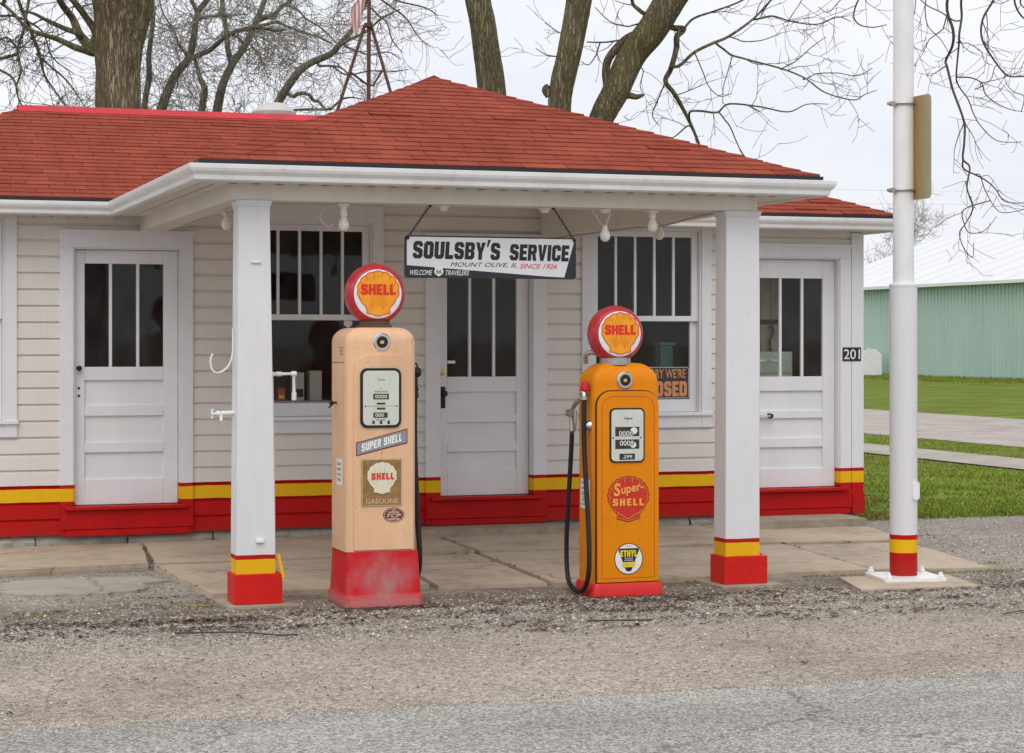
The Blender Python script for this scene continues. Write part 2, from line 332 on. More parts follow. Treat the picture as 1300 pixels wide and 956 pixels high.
# ------------------------------------------------------------------ mesh helpers
def tag(o, label=None, cat=None, group=None, kind=None):
    if label: o['label'] = label
    if cat: o['category'] = cat
    if group: o['group'] = group
    if kind: o['kind'] = kind
    return o
def empty(name, loc, label, cat, group=None):
    o = bpy.data.objects.new(name, None); COL.objects.link(o); o.location = loc; o.empty_display_size = .1
    return tag(o, label, cat, group)
def base_of(o):
    v = Vector((0, 0, 0))
    while o: v += Vector(o.location); o = o.parent
    return v
class MB:
    """Collects faces in world metres and links them as ONE mesh object."""
    def __init__(s): s.v = []; s.f = []; s.t = []; s.m = []; s.cur = 0; s.tone = .5
    def face(s, pts):
        i = len(s.v); s.v += [tuple(p) for p in pts]; s.f.append(tuple(range(i, i+len(pts)))); s.t.append(s.tone); s.m.append(s.cur)
    def idx(s, verts, faces):
        i = len(s.v); s.v += [tuple(p) for p in verts]
        for f in faces: s.f.append(tuple(i+k for k in f)); s.t.append(s.tone); s.m.append(s.cur)
    def box(s, x0, x1, y0, y1, z0, z1):
        s.idx([(x0,y0,z0),(x1,y0,z0),(x1,y1,z0),(x0,y1,z0),(x0,y0,z1),(x1,y0,z1),(x1,y1,z1),(x0,y1,z1)],
              [(0,3,2,1),(4,5,6,7),(0,1,5,4),(1,2,6,5),(2,3,7,6),(3,0,4,7)])
        return s
    def taper(s, b, t):   # b, t = (x0,x1,y0,y1,z)
        x0,x1,y0,y1,z0 = b; X0,X1,Y0,Y1,z1 = t
        s.idx([(x0,y0,z0),(x1,y0,z0),(x1,y1,z0),(x0,y1,z0),(X0,Y0,z1),(X1,Y0,z1),(X1,Y1,z1),(X0,Y1,z1)],
              [(0,3,2,1),(4,5,6,7),(0,1,5,4),(1,2,6,5),(2,3,7,6),(3,0,4,7)])
        return s
    def frame(s, x0, x1, z0, z1, w, y0, y1, wt=None, wb=None):   # four butted bars of a frame
        wt = wt or w; wb = wb or w
        s.box(x0, x1, y0, y1, z1-wt, z1); s.box(x0, x1, y0, y1, z0, z0+wb)
        s.box(x0, x0+w, y0, y1, z0+wb, z1-wt); s.box(x1-w, x1, y0, y1, z0+wb, z1-wt); return s
    def prism(s, pts, fn, d0, d1):
        """2D polygon pts -> fn(u, v, depth); solid between depths d0 (front) and d1."""
        tris = tessellate_polygon([[Vector((p[0], p[1], 0)) for p in pts]])
        n = len(pts); V = [fn(p[0], p[1], d0) for p in pts] + [fn(p[0], p[1], d1) for p in pts]
        F = [tuple(t) for t in tris] + [tuple(n+k for k in reversed(t)) for t in tris]
        F += [(i, (i+1) % n, n+(i+1) % n, n+i) for i in range(n)]
        s.idx(V, F); return s
    def sheet(s, pts, fn, d):
        tris = tessellate_polygon([[Vector((p[0], p[1], 0)) for p in pts]])
        s.idx([fn(p[0], p[1], d) for p in pts], [tuple(t) for t in tris]); return s
    def strip(s, a, b, w, fn, d):
        (x0, y0), (x1, y1) = a, b; dx, dy = x1-x0, y1-y0; l = math.hypot(dx, dy) or 1
        w0, w1 = w if hasattr(w, '__len__') else (w, w)
        nx, ny = -dy/l/2, dx/l/2
        s.face([fn(*q, d) for q in ((x0+nx*w0, y0+ny*w0), (x0-nx*w0, y0-ny*w0), (x1-nx*w1, y1-ny*w1), (x1+nx*w1, y1+ny*w1))]); return s
    def outline(s, pts, w, fn, d):
        """Closed line of even width along a polygon (mitred band)."""
        n = len(pts); o = []
        for i in range(n):
            p, q, r = Vector(pts[i-1]), Vector(pts[i]), Vector(pts[(i+1) % n])
            a, b = (q-p).normalized(), (r-q).normalized()
            na, nb = Vector((-a.y, a.x)), Vector((-b.y, b.x)); m = na+nb
            m = m/max(.35, (m.length_squared/2)) if m.length > 1e-6 else na
            o.append((q+m*w/2, q-m*w/2))
        for i in range(n):
            a, b = o[i], o[(i+1) % n]
            s.face([fn(*a[0], d), fn(*a[1], d), fn(*b[1], d), fn(*b[0], d)])
        return s
    def tube(s, pts, rad, n=8, caps=True):
        P = [Vector(p) for p in pts]
        if not hasattr(rad, '__len__'): rad = [rad]*len(P)
        ref = None; rings = []
        for i, p in enumerate(P):
            t = (P[min(i+1, len(P)-1)]-P[max(i-1, 0)])
            t = t.normalized() if t.length > 1e-9 else Vector((0, 0, 1))
            if ref is None:
                ref = t.orthogonal().normalized()
            else:
                ref = (ref - t*ref.dot(t)); ref = ref.normalized() if ref.length > 1e-6 else t.orthogonal().normalized()
            bn = t.cross(ref)
            rings.append([p+(ref*math.cos(2*PI*k/n)+bn*math.sin(2*PI*k/n))*rad[i] for k in range(n)])
        s.loft(rings, caps); return s
    def loft(s, rings, caps=True):
        n = len(rings[0]); V = [tuple(p) for r in rings for p in r]; F = []
        for i in range(len(rings)-1):
            for k in range(n):
                F.append((i*n+k, i*n+(k+1) % n, (i+1)*n+(k+1) % n, (i+1)*n+k))
        if caps: F.append(tuple(reversed(range(n)))); F.append(tuple((len(rings)-1)*n+k for k in range(n)))
        s.idx(V, F); return s
    def lathe(s, prof, c, axis='z', n=24):
        """prof = [(radius, along)], axis of turning through c."""
        c = Vector(c); rings = []
        for r, a in prof:
            ring = []
            for k in range(n):
                q, w = math.cos(2*PI*k/n)*r, math.sin(2*PI*k/n)*r
                ring.append(c+Vector({'z': (q, w, a), 'y': (q, a, w), 'x': (a, q, w)}[axis]))
            rings.append(ring)
        s.loft(rings); return s
    def build(s, name, mat, parent=None, smooth=False, bevel=0, tones=False, seg=2, label=None):
        off = base_of(parent) if parent else Vector((0, 0, 0))
        me = bpy.data.meshes.new(name)
        me.from_pydata([(x-off.x, y-off.y, z-off.z) for x, y, z in s.v], [], s.f)
        for m in (mat if isinstance(mat, (list, tuple)) else [mat]): me.materials.append(M[m])
        if isinstance(mat, (list, tuple)): me.polygons.foreach_set('material_index', s.m)
        if tones:
            at = me.attributes.new('tone', 'FLOAT', 'FACE'); at.data.foreach_set('value', s.t)
        bm = bmesh.new(); bm.from_mesh(me)
        if len(bm.faces) < 60000: bmesh.ops.recalc_face_normals(bm, faces=bm.faces)
        bm.to_mesh(me); bm.free()
        if smooth:
            me.polygons.foreach_set('use_smooth', [True]*len(me.polygons))
            try: me.set_sharp_from_angle(angle=math.radians(38))
            except Exception: pass
        o = bpy.data.objects.new(name, me); COL.objects.link(o)
        if parent: o.parent = parent
        if bevel:
            b = o.modifiers.new('bevel', 'BEVEL'); b.width = bevel; b.segments = seg; b.limit_method = 'ANGLE'; b.angle_limit = math.radians(40)
        if label: o['label'] = label
        return o
def smoothpath(pts, k=5):
    P = [Vector(p) for p in pts]; out = []
    for i in range(len(P)-1):
        p0, p1, p2, p3 = P[max(i-1, 0)], P[i], P[i+1], P[min(i+2, len(P)-1)]
        for j in range(k):
            t = j/k
            out.append(.5*((2*p1)+(p2-p0)*t+(2*p0-5*p1+4*p2-p3)*t*t+(3*p1-p0-3*p2+p3)*t**3))
    out.append(P[-1]); return out
def smoothrad(r, k=5):
    out = []
    for i in range(len(r)-1): out += [r[i]+(r[i+1]-r[i])*j/k for j in range(k)]
    return out+[r[-1]]
def facing(x, z, y):      # flat things that face the road: u to the right, v up, depth into the building
    return lambda u, v, d: (x+u, y+d, z+v)
def facing_left(y, z, x): # flat things on a left hand side: u towards the road's right as read, depth to the right
    return lambda u, v, d: (x+d, y-u, z+v)
def rrect(w, h, r, n=6, cx=0, cy=0, top_only=False):
    pts = []
    for (sx, sy, a0) in ((1, -1, -90), (1, 1, 0), (-1, 1, 90), (-1, -1, 180)):
        if top_only and sy < 0: pts.append((cx+sx*w/2, cy+sy*h/2)); continue
        for k in range(n+1):
            a = math.radians(a0+90*k/n)
            pts.append((cx+sx*(w/2-r)+r*math.cos(a), cy+sy*(h/2-r)+r*math.sin(a)))
    return pts
def ellipse(w, h, n=40, cx=0, cy=0): return [(cx+w/2*math.cos(2*PI*k/n), cy+h/2*math.sin(2*PI*k/n)) for k in range(n)]
def text_into(mb, s, fn, w, h, cx, cy, d, bold=0.0, shear=0.0, rot=0.0, space=1.0):
    """Lettering as flat mesh, fitted to a w x h box centred on (cx, cy)."""
    cu = bpy.data.curves.new('t', 'FONT'); cu.body = s; cu.offset = bold; cu.shear = shear; cu.space_character = space
    cu.resolution_u = 4
    ob = bpy.data.objects.new('t', cu); COL.objects.link(ob)
    dg = bpy.context.evaluated_depsgraph_get(); me = bpy.data.meshes.new_from_object(ob.evaluated_get(dg))
    V = [v.co.copy() for v in me.vertices]; F = [tuple(p.vertices) for p in me.polygons]
    bpy.data.objects.remove(ob); bpy.data.curves.remove(cu); bpy.data.meshes.remove(me)
    x0, x1 = min(v.x for v in V), max(v.x for v in V); y0, y1 = min(v.y for v in V), max(v.y for v in V)
    c, sn = math.cos(rot), math.sin(rot); out = []
    for v in V:
        u = ((v.x-x0)/(x1-x0)-.5)*w; q = ((v.y-y0)/(y1-y0)-.5)*h
        out.append(fn(cx+u*c-q*sn, cy+u*sn+q*c, d))
    mb.idx(out, F)

_r = lambda x0, y0, x1, y1: [(x0, y0), (x1, y0), (x1, y1), (x0, y1)]
BLOCK = {
 'S': (7, [[(.1, 1.5), (1.5, 0), (5.5, 0), (7, 1.5), (7, 4.6), (5.9, 5.8), (2.8, 6.7), (2.8, 7.8), (4.2, 7.8), (4.2, 6.9), (6.9, 6.9), (6.9, 8.5), (5.5, 10), (1.5, 10), (.1, 8.5), (.1, 5.5), (1.2, 4.4), (4.2, 3.4), (4.2, 2.2), (2.8, 2.2), (2.8, 3.2), (.1, 3.2)]]),
 'O': (7, [[(1.5, 0), (5.5, 0), (7, 1.5), (7, 8.5), (5.5, 10), (1.5, 10), (0, 8.5), (0, 1.5)], _r(2.8, 2.3, 4.2, 7.7)]),
 'U': (7, [[(0, 10), (0, 1.5), (1.5, 0), (5.5, 0), (7, 1.5), (7, 10), (4.2, 10), (4.2, 2.3), (2.8, 2.3), (2.8, 10)]]),
 'L': (5.8, [[(0, 0), (5.8, 0), (5.8, 2.4), (2.8, 2.4), (2.8, 10), (0, 10)]]),
 'E': (5.9, [[(0, 0), (5.9, 0), (5.9, 2.3), (2.8, 2.3), (2.8, 3.9), (5.4, 3.9), (5.4, 6.1), (2.8, 6.1), (2.8, 7.7), (5.9, 7.7), (5.9, 10), (0, 10)]]),
 'B': (6.9, [[(0, 0), (5.5, 0), (6.9, 1.3), (6.9, 4.2), (6.1, 5.05), (6.9, 5.9), (6.9, 8.7), (5.5, 10), (0, 10)], _r(2.7, 2.2, 4.2, 4.1), _r(2.7, 6.0, 4.2, 7.9)]),
 'Y': (7.1, [[(2.2, 0), (4.9, 0), (4.9, 3.8), (7.1, 10), (4.4, 10), (3.55, 6.6), (2.7, 10), (0, 10), (2.2, 3.8)]]),
 'R': (7, [[(0, 0), (2.7, 0), (2.7, 3.9), (3.4, 3.9), (4.2, 0), (7, 0), (5.9, 4.4), (6.8, 5.3), (6.8, 8.7), (5.5, 10), (0, 10)], _r(2.7, 6.0, 4.1, 7.9)]),
 'V': (7.1, [[(2.2, 0), (4.9, 0), (7.1, 10), (4.4, 10), (3.55, 3.8), (2.7, 10), (0, 10)]]),
 'I': (2.8, [_r(0, 0, 2.8, 10)]),
 'C': (6.9, [[(1.5, 0), (5.5, 0), (6.9, 1.5), (6.9, 3.8), (4.2, 3.8), (4.2, 2.3), (2.8, 2.3), (2.8, 7.7), (4.2, 7.7), (4.2, 6.4), (6.9, 6.4), (6.9, 8.5), (5.5, 10), (1.5, 10), (0, 8.5), (0, 1.5)]]),
 'D': (7, [[(0, 0), (5.5, 0), (7, 1.5), (7, 8.5), (5.5, 10), (0, 10)], _r(2.7, 2.3, 4.3, 7.7)]),
 'P': (6.8, [[(0, 0), (2.7, 0), (2.7, 3.6), (5.5, 3.6), (6.8, 4.9), (6.8, 8.7), (5.5, 10), (0, 10)], _r(2.7, 5.7, 4.1, 7.9)]),
 'H': (7, [[(0, 0), (2.7, 0), (2.7, 3.9), (4.3, 3.9), (4.3, 0), (7, 0), (7, 10), (4.3, 10), (4.3, 6.2), (2.7, 6.2), (2.7, 10), (0, 10)]]),
 'T': (6.4, [[(1.85, 0), (4.55, 0), (4.55, 7.6), (6.4, 7.6), (6.4, 10), (0, 10), (0, 7.6), (1.85, 7.6)]]),
 "'": (2.4, [[(.2, 7.4), (1.2, 7.4), (2.8, 11.6), (.7, 11.6)]]), ' ': (3.2, [])}
def block_into(mb, s, fn, w, h, cx, cy, d, shear=0.0, rot=0.0, gap=.75):
    """Heavy condensed poster capitals, fitted to a w x h box (h = capital height)."""
    tot = sum(BLOCK[ch][0] for ch in s)+gap*(len(s)-1); x = 0; c, sn = math.cos(rot), math.sin(rot)
    for ch in s:
        wd, loops = BLOCK[ch]
        if loops:
            flat = [p for l in loops for p in l]
            tris = tessellate_polygon([[Vector((p[0], p[1], 0)) for p in l] for l in loops])
            out = []
            for p in flat:
                v = (p[1]/10-.5)*h; u = ((x+p[0])/tot-.5)*w+shear*v
                out.append(fn(cx+u*c-v*sn, cy+u*sn+v*c, d))
            mb.idx(out, [tuple(t) for t in tris])
        x += wd+gap
TREES = {
 'big': (30, [
  ([(-5.75,0,-2.07),(-5.76,0.0,-0.23),(-5.77,0.0,5.07),(-5.77,0.0,5.63),(-5.76,0.0,6.08),(-5.71,0.0,6.47),(-5.68,0.0,6.87),(-5.58,0.0,7.5),(-5.47,0.0,8.43)],[0.5,0.42,0.335,0.325,0.36,0.42,0.47,0.4,0.28],0),
  ([(-6.12,0,6.0),(-6.36,0.23,6.22),(-6.52,0.45,6.49),(-6.63,0.23,6.7),(-6.78,0.02,7.16),(-7.04,0.19,7.97)],[0.085,0.07,0.055,0.05,0.04,0.015],1),
  ([(-6.12,0,5.92),(-6.38,-0.13,5.98),(-6.62,-0.11,6.11),(-6.87,-0.17,6.14),(-7.1,-0.12,6.28),(-7.38,-0.06,6.56),(-7.73,-0.28,6.79)],[0.06,0.05,0.04,0.032,0.028,0.02,0.01],1),
  ([(-6.1,0,6.21),(-6.25,-0.13,6.45),(-6.38,-0.33,6.7),(-6.58,-0.38,7.16)],[0.06,0.05,0.045,0.02],1),
  ([(-6.36,0,6.21),(-6.52,0.06,6.25),(-6.83,0.18,6.44),(-7.07,0.33,6.53),(-7.36,0.55,6.65)],[0.045,0.04,0.03,0.022,0.01],1),
  ([(-7.27,0,7.04),(-7.23,0.09,6.7),(-7.1,0.18,6.29),(-6.96,0.18,5.9),(-6.88,0.11,5.63),(-6.7,-0.04,5.37),(-6.52,0.01,5.1)],[0.03,0.028,0.026,0.022,0.018,0.014,0.008],2),
  ([(-7.07,0,6.81),(-7.07,-0.05,6.7),(-7.13,-0.16,6.22),(-7.23,-0.11,5.95),(-7.14,-0.24,5.63),(-7.2,-0.23,5.37),(-7.11,-0.27,5.09)],[0.025,0.024,0.02,0.018,0.015,0.012,0.008],2),
  ([(-6.96,0,5.9),(-6.77,-0.08,5.73),(-6.55,0.06,5.54),(-6.35,-0.06,5.29),(-6.23,0.01,5.07)],[0.018,0.016,0.013,0.011,0.006],2),
  ([(-7.73,0,5.77),(-7.5,-0.01,5.66),(-7.29,-0.05,5.52),(-7.18,-0.16,5.22),(-7.11,-0.05,5.08)],[0.022,0.02,0.017,0.013,0.007],2),
  ([(-5.6,0,7.16),(-5.13,0.04,7.73),(-4.62,0.0,8.2)],[0.28,0.2,0.12],1),
  ([(-7.67,0,6.81),(-7.55,-0.01,6.49),(-7.25,0.0,6.44),(-6.92,0.13,6.26),(-6.76,0.12,5.87),(-6.44,0.12,5.63)],[0.022,0.02,0.017,0.014,0.011,0.006],2),
  ([(-7.62,0,6.0),(-7.41,-0.01,6.14),(-7.22,0.04,6.0),(-6.99,0.09,6.19),(-6.69,-0.02,6.23)],[0.016,0.014,0.012,0.01,0.006],2),
 ]),
 'back_a': (45, [
  ([(-7.79,0,0.19),(-7.74,0.0,6.42),(-7.69,0.0,6.84),(-7.41,0.0,7.52),(-7.11,0.0,7.9),(-7.0,0.0,8.33),(-6.91,0.0,8.9),(-6.65,0.0,9.28),(-6.32,0.0,10.06),(-6.06,0.0,10.75)],[0.1385,0.1212,0.1125,0.0952,0.0865,0.0779,0.0692,0.0606,0.0519,0.026],0),
  ([(-6.91,0,8.9),(-7.03,-0.2,9.26),(-7.17,-0.1,9.89)],[0.0519,0.0433,0.026],1),
  ([(-7.04,0,7.91),(-6.59,0.23,8.19),(-6.21,-0.01,8.4),(-5.78,0.11,8.59),(-5.49,-0.06,8.59),(-5.23,0.18,8.55),(-4.97,-0.06,8.52)],[0.0606,0.0563,0.0519,0.0476,0.0433,0.0346,0.026],1),
  ([(-7.96,0,0.19),(-8.05,-0.07,6.81),(-7.96,-0.08,7.46),(-7.93,-0.12,7.98),(-7.88,-0.15,8.67),(-7.86,-0.19,9.19),(-7.79,-0.11,10.23)],[0.0779,0.0692,0.0692,0.0606,0.0519,0.0519,0.026],1),
  ([(-6.91,0,8.78),(-6.58,0.01,8.85),(-6.23,0.16,8.88),(-5.85,0.39,8.95)],[0.0346,0.026,0.0216,0.013],1),
  ([(-7.13,0,7.95),(-7.3,-0.16,8.19),(-7.41,-0.08,8.5),(-7.62,-0.16,8.85),(-7.7,-0.31,9.19)],[0.0346,0.026,0.026,0.0173,0.013],1),
 ]),
 'back_b': (48, [
  ([(-7.05,0,0.09),(-6.94,0.0,6.74),(-6.9,0.0,7.15),(-6.78,0.0,7.7),(-6.57,0.0,8.16),(-6.26,0.0,8.62),(-6.0,0.0,9.18),(-5.8,0.0,9.69),(-5.54,0.0,10.43)],[0.1385,0.12,0.1154,0.1015,0.0923,0.0877,0.0738,0.0646,0.0369],0),
  ([(-7.35,0,0.09),(-7.29,0.2,7.15),(-7.24,0.3,7.64),(-7.38,0.43,7.96),(-7.51,0.63,8.29),(-7.64,0.51,8.66)],[0.0923,0.0877,0.0831,0.0554,0.0415,0.0231],1),
  ([(-6.57,0,8.16),(-6.65,-0.17,8.59),(-6.72,-0.07,8.94),(-6.78,-0.01,9.69),(-6.81,-0.02,10.43)],[0.0738,0.0692,0.0646,0.0554,0.0277],1),
  ([(-6.0,0,9.18),(-5.63,0.23,9.4),(-5.32,0.05,9.6),(-4.89,-0.19,9.84)],[0.0554,0.0462,0.0415,0.0277],1),
  ([(-6.26,0,8.62),(-6.46,0.21,8.84),(-6.68,0.44,9.03),(-6.9,0.63,9.36)],[0.0462,0.0369,0.0277,0.0185],1),
  ([(-5.96,0,9.08),(-5.5,0.11,9.18),(-5.13,0.28,9.07),(-4.62,0.12,8.88),(-4.25,0.37,8.7)],[0.0415,0.0369,0.0277,0.0231,0.0138],1),
  ([(-5.91,0,9.32),(-5.54,-0.06,9.25),(-5.43,0.15,9.51),(-5.21,0.32,9.69)],[0.0415,0.0369,0.0277,0.0185],1),
  ([(-5.32,0,9.58),(-5.06,0.12,9.47),(-4.8,-0.02,9.25),(-4.43,-0.17,8.99),(-4.1,-0.12,8.66)],[0.0277,0.024,0.0222,0.0203,0.0138],1),
 ]),
 'back_c': (40, [
  ([(-4.92,0,0.36),(-4.65,0.0,6.05),(-4.54,0.0,6.41),(-4.2,0.0,6.92),(-3.94,0.0,7.13),(-3.55,0.0,7.3),(-3.38,0.0,7.48),(-3.13,0.0,7.76),(-2.96,0.0,8.1),(-2.8,0.0,8.44),(-2.62,0.0,9.13)],[0.1077,0.0923,0.0885,0.0808,0.0731,0.0654,0.0577,0.0462,0.0385,0.0308,0.0154],0),
  ([(-3.38,0,7.48),(-3.18,-0.19,7.55),(-3.0,-0.38,7.59),(-2.77,-0.33,7.72),(-2.52,-0.49,7.9),(-2.15,-0.67,8.08)],[0.0385,0.0346,0.0308,0.0231,0.0192,0.0115],1),
  ([(-4.28,0,6.48),(-4.15,0.02,6.53),(-3.98,-0.05,6.52),(-3.88,0.12,6.42),(-3.77,0.01,6.36),(-3.65,0.02,6.27),(-3.51,-0.06,6.25)],[0.0385,0.0385,0.0346,0.0346,0.0308,0.0269,0.0192],1),
  ([(-4.83,0,6.18),(-4.46,0.02,6.21),(-4.0,-0.09,6.2),(-3.58,-0.32,6.18)],[0.0269,0.0269,0.0269,0.0231],1),
  ([(-3.77,0,7.08),(-3.54,-0.24,7.05),(-3.31,-0.44,6.99),(-3.14,-0.49,6.82),(-2.96,-0.4,6.65)],[0.0269,0.0231,0.0192,0.0154,0.0092],1),
  ([(-3.55,0,6.22),(-3.31,-0.21,6.39),(-3.08,-0.35,6.41),(-2.88,-0.45,6.36)],[0.0231,0.0192,0.0154,0.0092],1),
  ([(-2.77,0,8.52),(-2.38,0.02,8.24),(-2.08,0.06,8.02),(-1.85,0.16,7.68),(-1.62,0.09,7.47)],[0.0246,0.02,0.0169,0.0123,0.0077],2),
  ([(-2.62,0,8.48),(-2.15,0.01,8.33),(-1.69,0.03,8.21),(-1.45,0.14,8.08)],[0.0231,0.0185,0.0154,0.0092],2),
  ([(-2.77,0,8.21),(-2.46,0.01,7.9),(-2.34,0.09,7.59),(-2.15,0.16,7.35)],[0.02,0.0169,0.0138,0.0077],2),
  ([(-3.23,0,7.44),(-2.77,-0.05,7.28),(-2.43,0.09,7.35),(-2.18,0.23,7.22)],[0.0185,0.0154,0.0123,0.0077],2),
  ([(-3.23,0,6.9),(-2.77,0.05,6.98),(-2.38,-0.07,6.95),(-2.0,-0.03,7.01)],[0.0169,0.0138,0.0115,0.0077],2),
 ]),
 'middle': (27, [
  ([(-0.23,0,-2.11),(-0.24,0.0,1.0),(-0.26,0.0,4.89),(-0.29,0.0,5.21),(-0.34,0.0,5.55),(-0.39,0.0,5.91),(-0.45,0.0,6.2),(-0.54,0.0,6.82),(-0.62,0.0,7.86)],[0.2492,0.2077,0.1869,0.1843,0.1765,0.1713,0.1688,0.1454,0.1038],0),
  ([(-0.54,0,6.82),(-0.1,-0.15,7.55),(0.42,-0.2,8.27)],[0.0831,0.0519,0.0208],1),
 ]),
 'fork': (26, [
  ([(0.66,0,-1.97),(0.62,0.0,1.03),(0.6,0.0,4.53),(0.61,0.0,4.79),(0.65,0.0,5.03),(0.72,0.0,5.32),(0.8,0.0,5.73),(0.85,0.0,6.03),(0.92,0.0,6.63),(1.05,0.0,7.63)],[0.27,0.23,0.15,0.15,0.155,0.155,0.16,0.165,0.14,0.1],0),
  ([(0.48,0,4.82),(0.43,0.0,4.89),(0.46,0.0,4.95)],[0.06,0.055,0.03],0),
  ([(0.62,0,0.03),(0.72,0.0,2.03),(0.92,0.0,3.93),(1.1,0.0,4.44),(1.2,0.0,4.66),(1.31,0.0,4.86),(1.52,0.0,5.32),(1.77,0.0,5.64),(2.0,0.0,6.01),(2.22,0.0,6.33),(2.5,0.0,6.93)],[0.2,0.19,0.16,0.1525,0.165,0.1725,0.18,0.1925,0.195,0.17,0.1],0),
  ([(1.37,0,4.79),(1.47,0.0,4.82),(1.58,0.0,4.8),(1.68,0.0,4.83)],[0.065,0.045,0.035,0.015],0),
  ([(1.2,0,4.95),(1.19,0.0,5.11),(1.22,0.0,5.27),(1.32,0.0,5.41),(1.46,0.0,5.55),(1.66,0.0,5.65)],[0.045,0.05,0.0525,0.0525,0.045,0.035],0),
  ([(1.77,0,5.79),(1.62,-0.11,5.89),(1.53,-0.12,5.99),(1.49,-0.33,6.15)],[0.03,0.0275,0.0225,0.015],1),
  ([(1.98,0,5.7),(2.08,0.09,5.7),(2.18,0.07,5.66),(2.14,0.09,5.57),(2.1,0.18,5.39),(2.02,0.11,5.18),(1.96,0.12,5.02),(2.07,0.14,4.86),(2.23,0.24,4.63),(2.32,0.13,4.4),(2.42,0.03,4.11)],[0.04,0.04,0.0425,0.04,0.0375,0.035,0.0325,0.03,0.025,0.021,0.015],3),
  ([(2.03,0,5.18),(2.14,-0.04,5.2),(2.32,-0.05,5.36),(2.56,-0.06,5.48),(2.74,-0.1,5.57),(3.06,-0.1,5.78),(3.31,-0.12,6.05)],[0.0225,0.022,0.021,0.02,0.018,0.015,0.01],3),
  ([(2.6,0,5.47),(2.78,0.01,5.34),(3.06,-0.08,5.23),(3.41,-0.03,5.15),(3.7,-0.07,5.02),(3.98,0.03,4.86),(4.33,-0.04,4.76),(4.48,0.02,4.83),(4.62,-0.06,4.88)],[0.015,0.014,0.013,0.0115,0.01,0.009,0.008,0.006,0.005],3),
  ([(3.06,0,5.78),(3.31,-0.1,5.81),(3.55,-0.12,5.73),(3.84,-0.22,5.69),(4.1,-0.16,5.79),(4.28,-0.16,5.73)],[0.013,0.012,0.01,0.0085,0.0065,0.005],3),
  ([(2.18,0,5.66),(2.32,-0.0,5.8),(2.6,-0.06,5.89),(2.92,-0.02,6.03),(3.2,-0.09,6.23)],[0.018,0.016,0.014,0.0115,0.009],3),
  ([(2.26,0,4.61),(2.4,-0.06,4.6),(2.6,-0.06,4.6),(2.74,-0.14,4.7),(3.13,-0.07,4.67),(3.48,-0.13,4.6),(3.73,-0.12,4.69),(4.02,-0.01,4.71)],[0.015,0.015,0.014,0.0125,0.011,0.009,0.007,0.005],3),
  ([(2.64,0,4.59),(2.78,0.11,4.44),(2.88,0.01,4.16),(3.01,0.06,3.98)],[0.01,0.009,0.008,0.006],3),
  ([(1.96,0,5.01),(1.86,0.03,4.79),(1.79,0.12,4.58),(1.88,0.11,4.45)],[0.01,0.009,0.0075,0.005],3),
  ([(2.23,0,4.43),(2.1,0.1,4.33),(1.98,0.01,4.25)],[0.011,0.009,0.006],3),
  ([(3.41,0,5.15),(3.6,-0.1,5.25),(3.8,0.01,5.43),(3.98,-0.07,5.55)],[0.0085,0.0075,0.0065,0.005],3),
  ([(3.7,0,5.02),(3.9,0.11,5.11),(4.16,0.13,5.12),(4.4,0.12,5.08),(4.6,0.13,5.18)],[0.0085,0.0075,0.0065,0.006,0.005],3),
  ([(2.74,0,5.57),(2.95,-0.11,5.49),(3.18,-0.09,5.51),(3.4,-0.2,5.59)],[0.009,0.008,0.0065,0.005],3),
  ([(2.32,0,5.36),(2.43,0.02,5.11),(2.5,-0.05,4.93),(2.64,-0.02,4.81),(2.8,0.09,4.85)],[0.0085,0.0075,0.0065,0.006,0.005],3),
  ([(2.8,0,5.33),(2.74,-0.07,5.13),(2.69,0.04,4.93),(2.69,0.14,4.73)],[0.0075,0.0065,0.006,0.005],3),
  ([(1.65,0,5.73),(1.45,-0.05,5.69),(1.25,-0.03,5.75),(1.05,-0.08,5.93)],[0.012,0.01,0.008,0.005],3),
  ([(1.43,0,5.53),(1.2,-0.0,5.49),(0.95,0.01,5.5)],[0.013,0.011,0.009],3),
  ([(1.12,0,5.49),(1.07,0.1,5.33),(0.98,0.02,5.21),(0.88,0.14,5.27)],[0.01,0.009,0.007,0.005],3),
  ([(1.66,0,5.15),(1.62,-0.01,4.95),(1.65,-0.06,4.85)],[0.0075,0.006,0.005],3),
  ([(0.68,0,5.58),(0.55,-0.01,5.65),(0.42,0.03,5.75)],[0.0075,0.006,0.005],3),
  ([(0.58,0,5.31),(0.44,-0.02,5.33),(0.3,-0.07,5.41)],[0.008,0.007,0.005],3),
 ]),
 'right': (17, [
  ([(5.49,0,-1.22),(5.47,0.0,1.26),(5.41,0.0,3.55),(5.33,0.0,5.32),(5.17,0.0,6.49)],[0.2452,0.2158,0.1962,0.1635,0.0981],0),
  ([(5.36,0,4.92),(4.9,-0.1,5.38),(4.38,-0.04,5.51),(3.92,0.08,5.25),(3.7,0.05,4.86),(3.63,0.16,4.53),(3.69,0.14,4.3),(3.69,0.17,4.18),(3.65,0.27,4.07),(3.65,0.2,4.0),(3.69,0.09,3.79),(3.76,0.02,3.53),(3.73,-0.1,3.35),(3.71,-0.11,3.2),(3.75,-0.2,3.13),(3.71,-0.3,2.95),(3.75,-0.34,2.79),(3.68,-0.37,2.65),(3.65,-0.28,2.58),(3.66,-0.39,2.46),(3.74,-0.36,2.38),(3.77,-0.26,2.51)],[0.0612,0.0459,0.0332,0.0229,0.0153,0.0127,0.0127,0.0117,0.011,0.0107,0.0102,0.0097,0.0092,0.0092,0.0082,0.0066,0.0059,0.0046,0.0044,0.0041,0.0036,0.0026],3),
  ([(3.75,0,3.13),(3.88,0.06,3.08),(3.98,0.16,3.04),(4.07,0.22,2.98),(4.16,0.32,2.89),(4.25,0.23,2.86),(4.35,0.25,2.87)],[0.0072,0.0066,0.0059,0.0054,0.0048,0.0041,0.003],3),
